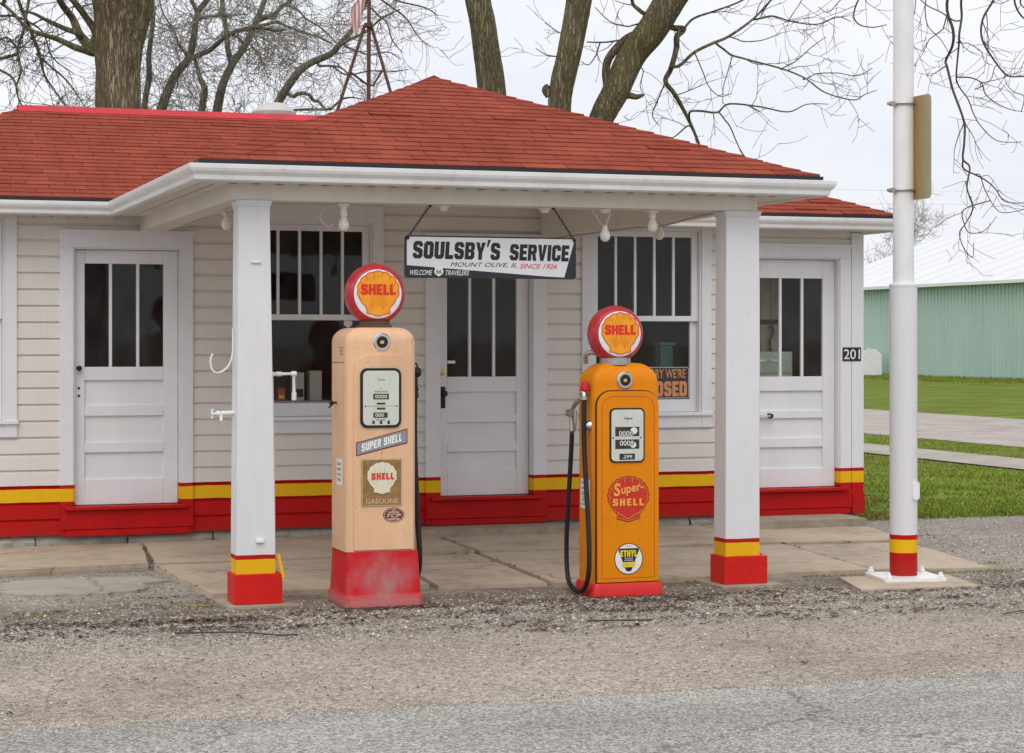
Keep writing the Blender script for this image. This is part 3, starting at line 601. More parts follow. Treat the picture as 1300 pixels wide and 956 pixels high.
  ([(3.88,0,3.08),(3.95,0.04,2.93),(4.03,-0.05,2.77),(4.16,-0.13,2.77),(4.26,-0.11,2.8)],[0.0046,0.0041,0.0036,0.003,0.0026],3),
  ([(3.75,0,2.79),(3.78,0.1,2.67),(3.81,0.05,2.6),(3.93,0.04,2.62),(4.01,-0.05,2.73)],[0.0051,0.0046,0.0041,0.0034,0.0026],3),
  ([(3.81,0,4.92),(3.72,-0.04,4.53),(3.73,-0.01,4.39),(3.69,-0.13,4.24),(3.71,-0.02,4.14),(3.7,0.06,3.9),(3.75,0.18,3.83),(3.81,0.12,3.72),(3.84,0.05,3.6),(3.88,-0.05,3.48),(4.0,-0.13,3.35),(4.18,-0.24,3.33)],[0.0127,0.0107,0.0102,0.0097,0.0087,0.0072,0.0061,0.0056,0.0051,0.0046,0.0038,0.0026],3),
  ([(3.71,0,3.89),(3.79,-0.1,3.87),(3.88,-0.08,3.83),(3.94,0.04,3.76),(4.0,0.0,3.69),(4.12,0.01,3.63),(4.24,-0.02,3.6)],[0.0066,0.0061,0.0056,0.0051,0.0046,0.0038,0.0026],3),
  ([(4.38,0,5.38),(4.15,-0.05,4.99),(3.99,-0.05,4.53),(3.89,-0.04,4.37),(3.89,-0.05,4.2),(4.01,-0.03,4.01),(4.11,-0.03,3.9),(4.25,-0.02,3.89),(4.41,-0.1,3.85)],[0.0204,0.0127,0.0097,0.0092,0.0087,0.0079,0.0072,0.0061,0.0046],3),
  ([(3.67,0,4.36),(3.58,0.09,4.44),(3.47,0.09,4.5),(3.35,-0.0,4.57)],[0.0066,0.0056,0.0048,0.0036],3),
  ([(3.44,0,4.6),(3.43,-0.01,4.45),(3.45,-0.03,4.31),(3.53,-0.14,4.18),(3.64,-0.07,4.03)],[0.0051,0.0048,0.0046,0.0038,0.0026],3),
  ([(3.36,0,4.58),(3.33,-0.03,4.41),(3.31,0.08,4.27),(3.32,0.0,4.15),(3.43,-0.04,4.09)],[0.0044,0.0041,0.0036,0.003,0.0026],3),
  ([(3.69,0,4.18),(3.81,0.07,4.18),(3.9,0.03,4.11),(3.92,-0.03,4.01),(4.0,0.05,4.0)],[0.0046,0.0041,0.0036,0.0028,0.0023],3),
  ([(4.01,0,3.98),(4.0,0.08,3.89),(3.92,-0.02,3.83),(3.86,0.08,3.8)],[0.0038,0.0036,0.003,0.0026],3),
  ([(3.89,0,3.84),(4.0,-0.09,3.86),(4.11,-0.12,3.89)],[0.0041,0.0036,0.0026],3),
  ([(4.15,0,4.73),(4.17,-0.05,4.48),(4.22,-0.04,4.39),(4.33,0.01,4.33)],[0.0102,0.0087,0.0076,0.0051],3),
  ([(4.25,0,4.66),(4.22,0.0,4.5),(4.33,-0.01,4.41)],[0.0076,0.0061,0.0041],3),
  ([(3.92,0,5.25),(3.47,-0.09,5.12),(3.14,-0.09,4.86),(2.92,-0.09,4.61),(2.84,0.03,4.44),(2.89,0.1,4.35),(3.02,0.17,4.33),(3.15,0.21,4.36)],[0.0179,0.014,0.0102,0.0076,0.0066,0.0059,0.0051,0.0036],3),
  ([(3.14,0,4.86),(2.75,-0.0,4.79),(2.48,0.08,4.62),(2.37,-0.01,4.47),(2.29,-0.04,4.36)],[0.0076,0.0061,0.0048,0.0038,0.0026],3),
  ([(2.92,0,4.61),(2.76,0.06,4.56),(2.65,0.15,4.45),(2.55,0.04,4.48)],[0.0051,0.0044,0.0036,0.0026],3),
  ([(4.25,0,3.73),(4.15,-0.07,3.76),(4.09,-0.04,3.84),(4.05,-0.14,3.93)],[0.0041,0.0036,0.003,0.0026],3),
 ]),
}
# ------------------------------------------------------------------ world, sun, camera
SUN_EL, SUN_AZ = math.radians(48), math.radians(205)   # behind the photographer, to the left; thick cloud
w = bpy.data.worlds.new('World'); scene.world = w; w.use_nodes = True
nt = w.node_tree; bg = nt.nodes['Background']
sky = nd(nt, 'ShaderNodeTexSky'); sky.sky_type = 'NISHITA'; sky.sun_disc = False
sky.sun_elevation = SUN_EL; sky.sun_rotation = SUN_AZ; sky.air_density = 1.5; sky.dust_density = 4
tc = nd(nt, 'ShaderNodeTexCoord'); sp = nd(nt, 'ShaderNodeSeparateXYZ'); lk(nt, tc.outputs['Generated'], sp.inputs[0])
mp = nd(nt, 'ShaderNodeMapping'); mp.inputs['Scale'].default_value = (1, 1, 3.5); lk(nt, tc.outputs['Generated'], mp.inputs['Vector'])
cl = noise(nt, mp.outputs['Vector'], 3.2, 6, .55)
grad = ramp(nt, sp.outputs['Z'], [(0.0, (9.5, 9.7, 10.2)), (.035, (9.0, 9.25, 9.9)), (.16, (9.6, 9.8, 10.4)), (.5, (11.0, 11.2, 11.6)), (1.0, (14.5, 14.6, 14.8))])
cloud = mix(nt, 1.0, grad, ramp(nt, cl, [(.33, (.92, .93, .965)), (.64, (1.07, 1.065, 1.05))]), 'MULTIPLY')
lk(nt, mix(nt, .93, sky.outputs['Color'], cloud), bg.inputs['Color'])
bg.inputs['Strength'].default_value = .1
sd = bpy.data.lights.new('sun', 'SUN'); sd.energy = 1.0; sd.angle = math.radians(40); sd.color = (1, .965, .92)
so = bpy.data.objects.new('sun', sd); COL.objects.link(so)
d = Vector((math.sin(SUN_AZ)*math.cos(SUN_EL), math.cos(SUN_AZ)*math.cos(SUN_EL), math.sin(SUN_EL)))
so.rotation_euler = d.to_track_quat('Z', 'Y').to_euler(); so.location = d*60
cam = bpy.data.cameras.new('camera'); co = bpy.data.objects.new('camera', cam); COL.objects.link(co)
cam.lens = 72; cam.sensor_width = 36; cam.shift_y = -45/1300; cam.clip_end = 2000
YAW = math.radians(18.7)
co.location = (0, -16.95, 1.7); co.rotation_euler = (PI/2, 0, -YAW); scene.camera = co
scene.view_settings.view_transform = 'Standard'; scene.view_settings.look = 'None'; scene.view_settings.exposure = 0
scene.cycles.max_bounces = 8; scene.cycles.transparent_max_bounces = 12

# ------------------------------------------------------------------ ground
def ground_sheet(name, pts, z, m, **k):
    b = MB(); b.face([(x, y, z) for x, y in pts]); o = b.build(name, m); tag(o, kind='structure'); return o
# the gravel lot keeps a slight unevenness near the camera
b = MB(); R = random.Random(3)
ground_sheet('ground', [(-700, -700), (700, -700), (700, 1200), (-700, 1200)], -.004, 'gravel')
ground_sheet('road', [(-300, -7.81), (-300, -60), (300, -60), (300, -7.81)], .002, 'asphalt')
ground_sheet('lawn', [(9.35, .66), (10.2, .60), (10.9, .66), (11.9, .42), (14.0, .35), (18.2, .3), (18.3, 300), (-300, 300), (-300, 4.6), (9.35, 4.6)], .001, 'lawn')
ground_sheet('footpath', [(14.95, .3), (16.30, .3), (16.30, 120), (14.95, 120)], .020, 'path')
ground_sheet('street', [(18.2, -7.9), (24.7, -7.9), (24.7, 300), (18.2, 300)], .006, 'street')
ground_sheet('field', [(24.7, -7.7), (700, -7.7), (700, 1200), (24.7, 1200)], .002, 'lawn')
# pavement slabs in front of the station: old, uneven, cut at slightly skewed joints
slabs = [
 ([(-3.0, -1.86), (-3.0, -.06), (.15, -.06), (.17, -1.90)], .042),
 ([(.20, -1.90), (.18, -.06), (2.50, -.06), (2.33, -1.60)], .045),
 ([(2.375, -1.66), (2.53, -.06), (4.93, -.06), (4.90, -1.56)], .050),
 ([(4.945, -1.55), (4.975, -.06), (7.47, -.06), (7.50, -1.70)], .048),
 ([(7.54, -1.71), (7.51, -.06), (9.02, -.06), (8.62, -1.78)], .042),
 ([(2.46, -3.52), (2.36, -1.70), (4.895, -1.60), (4.86, -2.10), (4.10, -2.16), (3.98, -3.42)], .030),
 ([(4.02, -3.50), (4.14, -2.20), (4.88, -2.14), (4.79, -3.56)], .022),
 ([(4.82, -3.66), (4.94, -1.59), (7.50, -1.74), (7.30, -3.60)], .032),
 ([(7.33, -3.60), (7.54, -1.75), (8.61, -1.83), (8.22, -3.72)], .026)]
for pts, z in slabs:
    b = MB(); q = []
    for i in range(len(pts)):
        (x0, y0), (x1, y1) = pts[i], pts[(i+1) % len(pts)]; n = max(2, int(math.hypot(x1-x0, y1-y0)/.12))
        for k in range(n):
            t = k/n; j = 0 if k == 0 else RND.uniform(-.007, .007)
            q.append((x0+(x1-x0)*t+j, y0+(y1-y0)*t+j))
    tx, ty = RND.uniform(-.004, .004), RND.uniform(-.003, .003)
    cx = sum(p[0] for p in pts)/len(pts); cy = sum(p[1] for p in pts)/len(pts)
    b.prism(q, lambda u, v, dd: (u, v, (z+tx*(u-cx)+ty*(v-cy)) if dd == 1 else -.05), 1, 0)
    tag(b.build('pavement_slab', 'slab', bevel=.006), kind='structure')
ground_sheet('joint_soil', [(.1, -1.93), (2.4, -1.63), (4.9, -1.585), (7.5, -1.72), (8.62, -1.80), (8.62, -1.84), (7.5, -1.775), (4.9, -1.635), (2.4, -1.73), (2.3, -1.66), (.1, -1.94)], .012, 'soil')
# broken concrete patch at the left, its edge eaten away
R = random.Random(11); q = []
for i in range(60):
    a = 2*PI*i/60; rx, ry = .48, .47
    x = 1.66+rx*math.copysign(abs(math.cos(a))**.6, math.cos(a)); y = -2.62+ry*math.copysign(abs(math.sin(a))**.6, math.sin(a))
    q.append((x+R.uniform(-.035, .035)+(.18 if y > -2.5 and x > 1.9 else 0), y+R.uniform(-.03, .03)))
b = MB(); b.prism(q, lambda u, v, dd: (u, v, .016 if dd else -.05), 1, 0); tag(b.build('pavement_patch', 'slab_light', bevel=.004), kind='structure')
b = MB(); b.prism([(6.92, -3.80), (6.72, -4.50), (7.60, -4.58), (7.74, -3.92)], lambda u, v, dd: (u, v, .012 if dd else -.05), 1, 0)
tag(b.build('pavement_pad', 'slab', bevel=.004), kind='structure')

# ------------------------------------------------------------------ the station
ST = empty('service_station', (4.5, 2, 0), 'small white clapboard filling station with red shingled hip roofs and a pillared canopy', 'building')
WX0, WX1, WD = -.30, 9.137, 4.1
DOORS = [  # x0, x1, glass bottom, glass top, glass x0, x1, panels, casing
 dict(x0=1.972, x1=2.826, gb=1.488, gt=2.335, g=(2.060, 2.704), pan=((1.378, 1.175), (1.085, .872), (.785, .568)), c=(1.85, 2.937), top=2.597),
 dict(x0=5.078, x1=5.908, gb=1.390, gt=2.30, g=(5.157, 5.793), pan=((1.256, 1.065), (.992, .823), (.736, .582)), c=(4.941, 6.048), top=2.62),
 dict(x0=8.075, x1=8.905, gb=1.374, gt=2.276, g=(8.142, 8.780), pan=((1.242, 1.064), (.991, .813), (.725, .533)), c=(7.955, 9.03), top=2.579)]
WINS = [dict(x0=.365, x1=1.415), dict(x0=3.42, x1=4.47), dict(x0=6.475, x1=7.525)]
OPEN = [(d_['x0']-.01, d_['x1']+.01, .34, 2.45) for d_ in DOORS]+[(w_['x0'], w_['x1'], 1.03, 2.70) for w_ in WINS]
E_, ZB = .1335, .124
def siding_profile(z0, z1):
    pts = []; k = 0; z = ZB
    while z < 2.96:
        pts += [(z, -.025), (z+.108, -.022), (z+.122, -.006), (z+E_-.001, -.006)]; z += E_
    out = []
    for (a, ya), (c, yc) in zip(pts, pts[1:]):
        if c < z0 or a > z1: continue
        lo, hi = max(a, z0), min(c, z1)
        f = lambda t: ya+(yc-ya)*((t-a)/(c-a) if c > a else 0)
        if not out or out[-1] != (lo, f(lo)): out.append((lo, f(lo)))
        out.append((hi, f(hi)))
    return out
mb = MB()
xs = sorted({WX0, WX1, *[o[0] for o in OPEN], *[o[1] for o in OPEN]})
for xa, xb in zip(xs, xs[1:]):
    cuts = sorted((o[2], o[3]) for o in OPEN if o[0] <= xa+1e-6 and o[1] >= xb-1e-6)
    zz = ZB; spans = []
    for a, c in cuts: spans.append((zz, a)); zz = c
    spans.append((zz, 2.95))
    for a, c in spans:
        if c-a < .02: continue
        pr = siding_profile(a, c)
        for (z0, y0), (z1, y1) in zip(pr, pr[1:]):
            mb.face([(xa, y0, z0), (xb, y0, z0), (xb, y1, z1), (xa, y1, z1)])
mb.build('wall', 'siding', ST)
mb = MB()   # side and back walls, plain from this side
for sgn, x in ((-1, WX0), (1, WX1)):
    z = ZB
    while z < 2.85:
        o = x+sgn*.0
        for ya, yb in (((0, 2.55), (3.65, WD)) if sgn > 0 and .9 < z < 2.25 else ((0, WD),)):
            mb.face([(o+sgn*.02, ya, z), (o+sgn*.02, yb, z), (o+sgn*.018, yb, z+.108), (o+sgn*.018, ya, z+.108)])
            mb.face([(o+sgn*.018, ya, z+.108), (o+sgn*.018, yb, z+.108), (o+sgn*.006, yb, z+.1335), (o+sgn*.006, ya, z+.1335)])
        z += E_
mb.box(WX0, WX1, WD, WD+.1, ZB, 2.8)
mb.build('wall', 'siding', ST)
# inner shell keeps the rooms dark
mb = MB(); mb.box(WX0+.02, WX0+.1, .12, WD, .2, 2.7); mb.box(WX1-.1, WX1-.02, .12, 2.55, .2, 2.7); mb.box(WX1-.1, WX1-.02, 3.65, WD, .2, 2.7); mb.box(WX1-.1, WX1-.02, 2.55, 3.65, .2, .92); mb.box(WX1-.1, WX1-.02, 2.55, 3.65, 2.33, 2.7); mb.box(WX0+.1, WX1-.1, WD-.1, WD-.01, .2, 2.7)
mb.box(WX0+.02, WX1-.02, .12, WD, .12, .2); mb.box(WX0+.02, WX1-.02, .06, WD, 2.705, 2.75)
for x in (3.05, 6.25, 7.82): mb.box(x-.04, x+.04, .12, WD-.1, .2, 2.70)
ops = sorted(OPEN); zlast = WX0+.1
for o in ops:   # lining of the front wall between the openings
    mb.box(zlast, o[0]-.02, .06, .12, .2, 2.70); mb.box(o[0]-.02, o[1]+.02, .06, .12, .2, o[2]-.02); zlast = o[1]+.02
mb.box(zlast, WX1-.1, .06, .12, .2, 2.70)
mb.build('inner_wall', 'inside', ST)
# corner boards
mb = MB(); mb.box(9.035, WX1+.022, -.044, 0, .112, 2.70); mb.box(WX1, WX1+.024, 0, .11, .112, 2.70)
mb.build('corner_board', 'trim', ST, bevel=.003)
mb = MB(); mb.box(9.038, WX1+.03, -.056, -.0445, .108, .30); mb.build('skirting', 'trim', ST, bevel=.003)
# stone foundation
mb = MB(); R = random.Random(5); x = -.3
while x < 9.12:
    L_ = R.uniform(.35, .75); x1 = min(x+L_-.012, 9.13)
    n = 8; top = .118; fr = [R.uniform(-.026, .014) for _ in range(n+1)]
    for k in range(n):
        a, c = x+(x1-x)*k/n, x+(x1-x)*(k+1)/n
        mb.idx([(a, fr[k], -.02), (c, fr[k+1], -.02), (c, fr[k+1]-.0, .07), (a, fr[k], .07), (a, .03, top), (c, .03, top)], [(0, 1, 2, 3), (3, 2, 5, 4)])
    x += L_
mb.box(-.3, 9.13, .035, .2, -.02, .122); mb.build('foundation', 'stone', ST, smooth=True)

def glass_pane(x0, x1, z0, z1, y, parent):
    b = MB(); b.box(x0, x1, y, y+.004, z0, z1); b.build('pane', 'glass', parent)
for D in DOORS:
    c0, c1 = D['c']; top = D['top']; x0, x1 = D['x0'], D['x1']; h = 2.45
    # casing
    b = MB(); ob = .118
    b.box(c0, x0-.012, -.044, .0, ob, h+.012); b.box(x1+.012, c1, -.044, .0, ob, h+.012); b.box(c0, c1, -.044, .0, h+.012, top)
    b.box(c0-.012, c1+.012, -.054, -.0445, top-.02, top+.012)
    b.box(x0-.012, x0, -.030, .1, .36, h); b.box(x1, x1+.012, -.030, .1, .36, h); b.box(x0-.012, x1+.012, -.030, .1, h, h+.012)
    cs = b.build('door_casing', 'trim', ST, bevel=.003)
    # leaf: stiles and rails with sunk panels
    dy = .040; b = MB(); g0, g1 = D['g']; zb = .358
    b.box(x0+.003, g0, dy, dy+.04, zb, 2.447); b.box(g1, x1-.003, dy, dy+.04, zb, 2.447)
    rails = [(D['gt'], 2.447), (D['pan'][0][0], D['gb']), (D['pan'][1][0], D['pan'][0][1]), (D['pan'][2][0], D['pan'][1][1]), (zb, D['pan'][2][1])]
    for a, c in rails: b.box(g0, g1, dy, dy+.04, a, c)
    lf = b.build('door', 'door', ST, bevel=.005)
    for a, c in D['pan']:
        b = MB(); b.box(g0-.01, g1+.01, dy+.022, dy+.034, c-.01, a+.01); b.build('panel', 'door', lf)
    pw = (g1-g0-.05)/3
    b = MB()
    for k in (1, 2): b.box(g0+k*pw+(k-1)*.025, g0+k*pw+k*.025, dy+.002, dy+.034, D['gb'], D['gt'])
    b.build('glazing_bar', 'door', lf, bevel=.004)
    for k in range(3): glass_pane(g0+k*(pw+.025)-.001, g0+k*(pw+.025)+pw+.001, D['gb'], D['gt'], dy+.018, lf)
    D['leaf'] = lf
    b = MB()
    b.box(c0+.04, c1-.055, -.105, .03, .325, .355); b.build('door_sill', 'red', ST, bevel=.006)
    b = MB(); b.box(c0+.005, c1-.002, -.062, -.0445, .168, .322); b.box(c0+.05, c1-.03, -.056, -.0445, .112, .165)
    b.build('sill_apron', 'red', ST, bevel=.004)
# door hardware
def knob(parent, x, z, y, r, m, plate=None, name='knob'):
    b = MB(); b.lathe([(0, -.055), (r*.7, -.053), (r, -.04), (r*.8, -.024), (r*.4, -.016), (r*.45, -.004), (r*.9, -.003), (r*.9, 0)], (x, y, z), 'y', 16)
    return b.build(name, m, parent, smooth=True)
L1 = DOORS[0]['leaf']
knob(L1, 2.013, 1.478, .04, .022, 'iron')
for z in (1.314, 1.252):
    b = MB(); b.lathe([(.011, -.002), (.011, .004)], (2.013, .04, z), 'y', 12); b.build('keyhole', 'black', L1)
L2 = DOORS[1]['leaf']
b = MB(); b.lathe([(.0, -.016), (.012, -.016), (.014, -.012), (.027, -.010), (.030, 0)], (5.113, .04, 1.428), 'y', 18); b.build('deadbolt', 'brass', L2, smooth=True)
b = MB(); b.box(5.086, 5.140, .034, .0398, 1.118, 1.305); b.build('lock_plate', 'iron', L2, bevel=.004)
knob(L2, 5.122, 1.245, .033, .028, 'black')
b = MB(); b.box(5.165, 5.235, .0545, .0565, 1.505, 1.530); b.build('sticker', 'letter_wht', L2)
L3 = DOORS[2]['leaf']
b = MB(); b.lathe([(.004, -.05), (.02, -.05), (.022, -.044), (.008, -.036), (.008, -.004), (.024, -.003), (.024, 0)], (8.235, .04, 1.016), 'y', 16); b.build('knob', 'iron', L3, smooth=True)
b = MB(); b.tube(smoothpath([(8.225, -.012, 1.016), (8.18, -.016, 1.014), (8.12, -.012, 1.010)]), .010, 8); b.build('handle', 'chrome', L3, smooth=True)

# windows: five upright lights over one big pane
for W in WINS:
    x0, x1 = W['x0'], W['x1']; zb, zt = 1.03, 2.685; mid0, mid1 = 1.878, 1.925
    b = MB(); c = .098
    b.box(x0-c, x0-.002, -.044, 0, .925, zt+.02); b.box(x1+.002, x1+c, -.044, 0, .925, zt+.02); b.box(x0-c, x1+c, -.044, 0, zt+.02, 2.857)
    b.box(x0-.002, x1+.002, -.040, 0, .925, 1.028)
    b.box(x0-.002, x0+.014, -.026, .10, zb+.032, zt+.02); b.box(x1-.014, x1+.002, -.026, .10, zb+.032, zt+.02); b.box(x0+.014, x1-.014, -.026, .10, zt, zt+.02)
    wn = b.build('window', 'trim', ST, bevel=.003)
    b = MB(); b.box(x0-c-.012, x1+c+.012, -.066, .08, 1.03, 1.062); b.build('sill', 'door', wn, bevel=.005)
    gx0, gx1 = x0+.07, x1-.075
    b = MB(); y0 = .012
    b.box(x0+.015, gx0, y0, y0+.034, mid0, zt-.001); b.box(gx1, x1-.015, y0, y0+.034, mid0, zt-.001)
    b.box(gx0, gx1, y0, y0+.034, 2.632, zt-.001); b.box(gx0, gx1, y0, y0+.034, mid0, mid1)
    pw = (gx1-gx0-4*.024)/5
    for k in range(1, 5): b.box(gx0+k*pw+(k-1)*.024, gx0+k*pw+k*.024, y0+.003, y0+.03, mid1, 2.632)
    us = b.build('upper_sash', 'door', wn, bevel=.003)
    for k in range(5): glass_pane(gx0+k*(pw+.024)-.001, gx0+k*(pw+.024)+pw+.001, mid1, 2.632, y0+.016, us)
    b = MB(); y0 = .050
    b.box(x0+.015, gx0, y0, y0+.034, 1.064, mid0+.03); b.box(gx1, x1-.015, y0, y0+.034, 1.064, mid0+.03)
    b.box(gx0, gx1, y0, y0+.034, 1.064, 1.175); b.box(gx0, gx1, y0, y0+.034, mid0-.002, mid0+.03)
    ls = b.build('lower_sash', 'door', wn, bevel=.003)
    glass_pane(gx0-.001, gx1+.001, 1.175, mid0-.002, y0+.016, ls)
    W['low'] = ls

b = MB()  # side window added out of view to let light into the rooms
for y0, y1, z0, z1 in ((2.46, 2.60, .86, 2.42), (3.60, 3.74, .86, 2.42), (2.60, 3.60, .86, .98), (2.60, 3.60, 2.28, 2.42), (2.60, 3.60, 1.60, 1.65)): b.box(WX1-.02, WX1+.05, y0, y1, z0, z1)
added_window = b.build('window', 'trim', ST, bevel=.003)
b = MB(); b.box(WX1+.0, WX1+.004, 2.60, 3.60, .98, 2.28); b.build('pane', 'glass', added_window)
# ------------------------------------------------------------------ roofs
P_ = .398; ZE = 2.842
EX0, EX1, EY0, EY1 = -.675, 9.335, -.375, 4.475     # main eaves
RY = (EY0+EY1)/2; RZ = ZE+P_*(RY-EY0); RX0, RX1 = EX0+(RY-EY0), EX1-(RY-EY0)
CX0, CX1, CYF = 2.28, 6.57, -4.175                  # canopy eaves
CH = (CX1-CX0)/2; CM = (CX0+CX1)/2; AZ = ZE+P_*CH; AY = CYF+CH; VY = EY0+CH
def clip2(poly, x0, x1, y0, y1):
    def cut(p, f, inter):
        out = []
        for i in range(len(p)):
            a, c = p[i-1], p[i]
            fa, fc = f(a), f(c)
            if (fa >= 0) != (fc >= 0):
                t = fa/(fa-fc); out.append((a[0]+(c[0]-a[0])*t, a[1]+(c[1]-a[1])*t))
            if fc >= 0: out.append(c)
        return out
    for f in (lambda q: q[0]-x0, lambda q: x1-q[0], lambda q: q[1]-y0, lambda q: y1-q[1]):
        poly = cut(poly, f, None)
        if len(poly) < 3: return []
    return poly
def shingles(mb, polys, origin, U, seed):
    """Courses of three-tab shingles laid over a slope: each tab a thin tilted leaf with its own butt edge."""
    R = random.Random(seed); O = Vector(origin); U = Vector(U)
    P3 = [[Vector(p) for p in q] for q in polys]
    N = (P3[0][1]-P3[0][0]).cross(P3[0][2]-P3[0][0]).normalized()
    if N.z < 0: N = -N
    V = N.cross(U).normalized()
    if V.z < 0: V = -V
    EXP, TW = .106, .305
    for q in P3:
        p2 = [((p-O).dot(U), (p-O).dot(V)) for p in q]
        us = [p[0] for p in p2]; vs = [p[1] for p in p2]
        k0 = int(math.floor(min(vs)/EXP))
        for k in range(k0, int(math.ceil(max(vs)/EXP))):
            off = (k*.1525+.03*math.sin(k*1.7)) % TW
            jit = .0035*math.sin(k*2.3)
            i0 = int(math.floor((min(us)-off)/TW))
            for i in range(i0, int(math.ceil((max(us)-off)/TW))+1):
                a, c = i*TW+off, (i+1)*TW+off
                g = .0035
                lift = R.uniform(.0045, .0070)+(.007 if R.random() < .03 else 0)
                pc = clip2(p2, a+g*.5, c-g*.5, k*EXP+jit, (k+1)*EXP+jit)
                if not pc: continue
                mb.tone = min(1, max(0, R.gauss(.5, .24)))
                f = lambda u, v: O+U*u+V*v+N*(.002+lift*(1-(v-k*EXP-jit)/EXP))
                mb.face([f(*p) for p in pc])
                lo = [p for p in pc if abs(p[1]-k*EXP-jit) < 1e-5]
                if len(lo) >= 2:
                    lo.sort(); l, r = lo[0], lo[-1]
                    mb.face([O+U*l[0]+V*l[1], O+U*r[0]+V*r[1], f(*r), f(*l)])
def caps(mb, a, b_, d1, d2, seed, w=.19, lift0=.008, trim=True):
    """Folded cap shingles along a hip or ridge from a (low) to b_ (high); d1, d2 = unit directions down each slope."""
    R = random.Random(seed); a, b_ = Vector(a), Vector(b_); L_ = (b_-a).length; n = int(L_/.14); D = (b_-a)/L_
    d1, d2 = Vector(d1), Vector(d2)
    N = Vector((0, 0, 1))
    for k in range(n+1):
        s0, s1 = k*L_/n-.01, (k+1)*L_/n-.01
        if k == n: break
        mb.tone = min(1, max(0, R.gauss(.55, .22))); lw = min(w*R.uniform(.95, 1.05), .01+.68*(1-(s1)/L_)*L_*.62 if trim else 9)
        q0, q1 = a+D*s0, a+D*s1
        up0, up1 = N*(lift0+R.uniform(.004, .010)), N*(lift0-.002)
        for dd in (d1, d2):
            mb.face([q0+up0, q0+dd*lw+up0*.85, q1+dd*lw+up1*.8, q1+up1])
            mb.face([q0, q0+dd*lw, q0+dd*lw+up0*.85, q0+up0])
            mb.face([q0+dd*lw, q1+dd*lw, q1+dd*lw+up1*.8, q0+dd*lw+up0*.85])
e = .0
A = lambda x, y: (x, y, ZE+P_*(y-EY0))
mb = MB()
shingles(mb, [[A(EX0, EY0), A(CX0, EY0), A(CM, VY), A(CM, RY), A(RX0, RY)],
              [A(CX1, EY0), A(EX1, EY0), A(RX1, RY), A(CM, RY), A(CM, VY)]], (EX0, EY0, ZE), (1, 0, 0), 21)
shingles(mb, [[(EX0, EY1, ZE), (EX0, EY0, ZE), (RX0, RY, RZ)]], (EX0, EY1, ZE), (0, -1, 0), 22)
shingles(mb, [[(EX1, EY0, ZE), (EX1, EY1, ZE), (RX1, RY, RZ)]], (EX1, EY0, ZE), (0, 1, 0), 23)
S2 = lambda x, y, z: Vector((x, y, z)).normalized()
dF, dL, dR = S2(0, -1, -P_), S2(-1, 0, -P_), S2(1, 0, -P_)
caps(mb, (EX0, EY0, ZE), (RX0, RY, RZ), S2(1, 0, 0), S2(0, 1, 0), 31)
caps(mb, (EX1, EY0, ZE), (RX1, RY, RZ), S2(-1, 0, 0), S2(0, 1, 0), 32)
mb.face([(EX0, EY1, ZE), (EX1, EY1, ZE), (RX1, RY, RZ), (RX0, RY, RZ)])
roof = mb.build('roof', 'shingle', ST, tones=True)
mb = MB()
shingles(mb, [[(CX0, CYF, ZE), (CX1, CYF, ZE), (CM, AY, AZ)]], (CX0, CYF, ZE), (1, 0, 0), 24)
shingles(mb, [[(CX0, EY0, ZE), (CX0, CYF, ZE), (CM, AY, AZ), (CM, VY, AZ)]], (CX0, EY0, ZE), (0, -1, 0), 25)
shingles(mb, [[(CX1, CYF, ZE), (CX1, EY0, ZE), (CM, VY, AZ), (CM, AY, AZ)]], (CX1, CYF, ZE), (0, 1, 0), 26)
caps(mb, (CX0, CYF, ZE), (CM, AY, AZ), S2(1, 0, 0), S2(0, 1, 0), 33)
caps(mb, (CX1, CYF, ZE), (CM, AY, AZ), S2(-1, 0, 0), S2(0, 1, 0), 34)
caps(mb, (CM, AY+.01, AZ+.004), (CM, VY, AZ+.004), dL, dR, 35, .13, .010, False)
mb.build('canopy_roof', 'shingle', ST, tones=True)
mb = MB(); hp = .105; yy = RY   # red metal ridge cap
mb.idx([(RX0-.05, yy-hp, RZ-hp*P_+.012), (5.0, yy-hp, RZ-hp*P_+.012), (5.0, yy, RZ+.034), (RX0-.05, yy, RZ+.034), (RX0-.05, yy+hp, RZ-hp*P_+.012), (5.0, yy+hp, RZ-hp*P_+.012),
        (RX0-.05, yy-hp, RZ-hp*P_-.012), (5.0, yy-hp, RZ-hp*P_-.012)], [(0, 1, 2, 3), (3, 2, 5, 4), (6, 7, 1, 0)])
mb.build('ridge_cap', 'brightred', roof)

# soffits, fascia, gutters
ZS = 2.71
mb = MB()
mb.box(EX0+.04, CX0-.001, EY0+.03, -.003, ZS, ZS+.012); mb.box(CX1+.001, EX1-.04, EY0+.03, -.003, ZS, ZS+.012); mb.box(WX1+.03, EX1-.04, 0, EY1-.05, ZS, ZS+.012)
mb.box(CX0+.03, CX1-.03, CYF+.03, -3.97, ZS, ZS+.012); mb.box(CX0+.03, 2.50, -3.968, EY0+.03, ZS, ZS+.012); mb.box(6.20, CX1-.03, -3.968, EY0+.03, ZS, ZS+.012)
sf = mb.build('soffit', 'soffit', ST, bevel=.002)
x = CX0+.2   # vent slots and a board joint along the soffit
while x < CX1-.2: mb = MB(); mb.box(x, x+.05, -3.992, -3.974, ZS-.0025, ZS-.0005); mb.build('vent_slot', 'black', sf); x += .152
x = EX0+.2
while x < CX0-.1: mb = MB(); mb.box(x, x+.035, -.045, -.03, ZS-.0025, ZS-.0005); mb.build('vent_slot', 'black', sf); x += .14
mb = MB(); mb.box(CX0+.12, CX0+.124, -3.9, -.5, ZS-.002, ZS-.0004); mb.build('board_joint', 'black', sf)
path = [(EX0, EY0+.015), (CX0, EY0+.015), (CX0, CYF+.015), (CX1, CYF+.015), (CX1, EY0+.015), (EX1, EY0+.015), (EX1, EY1)]
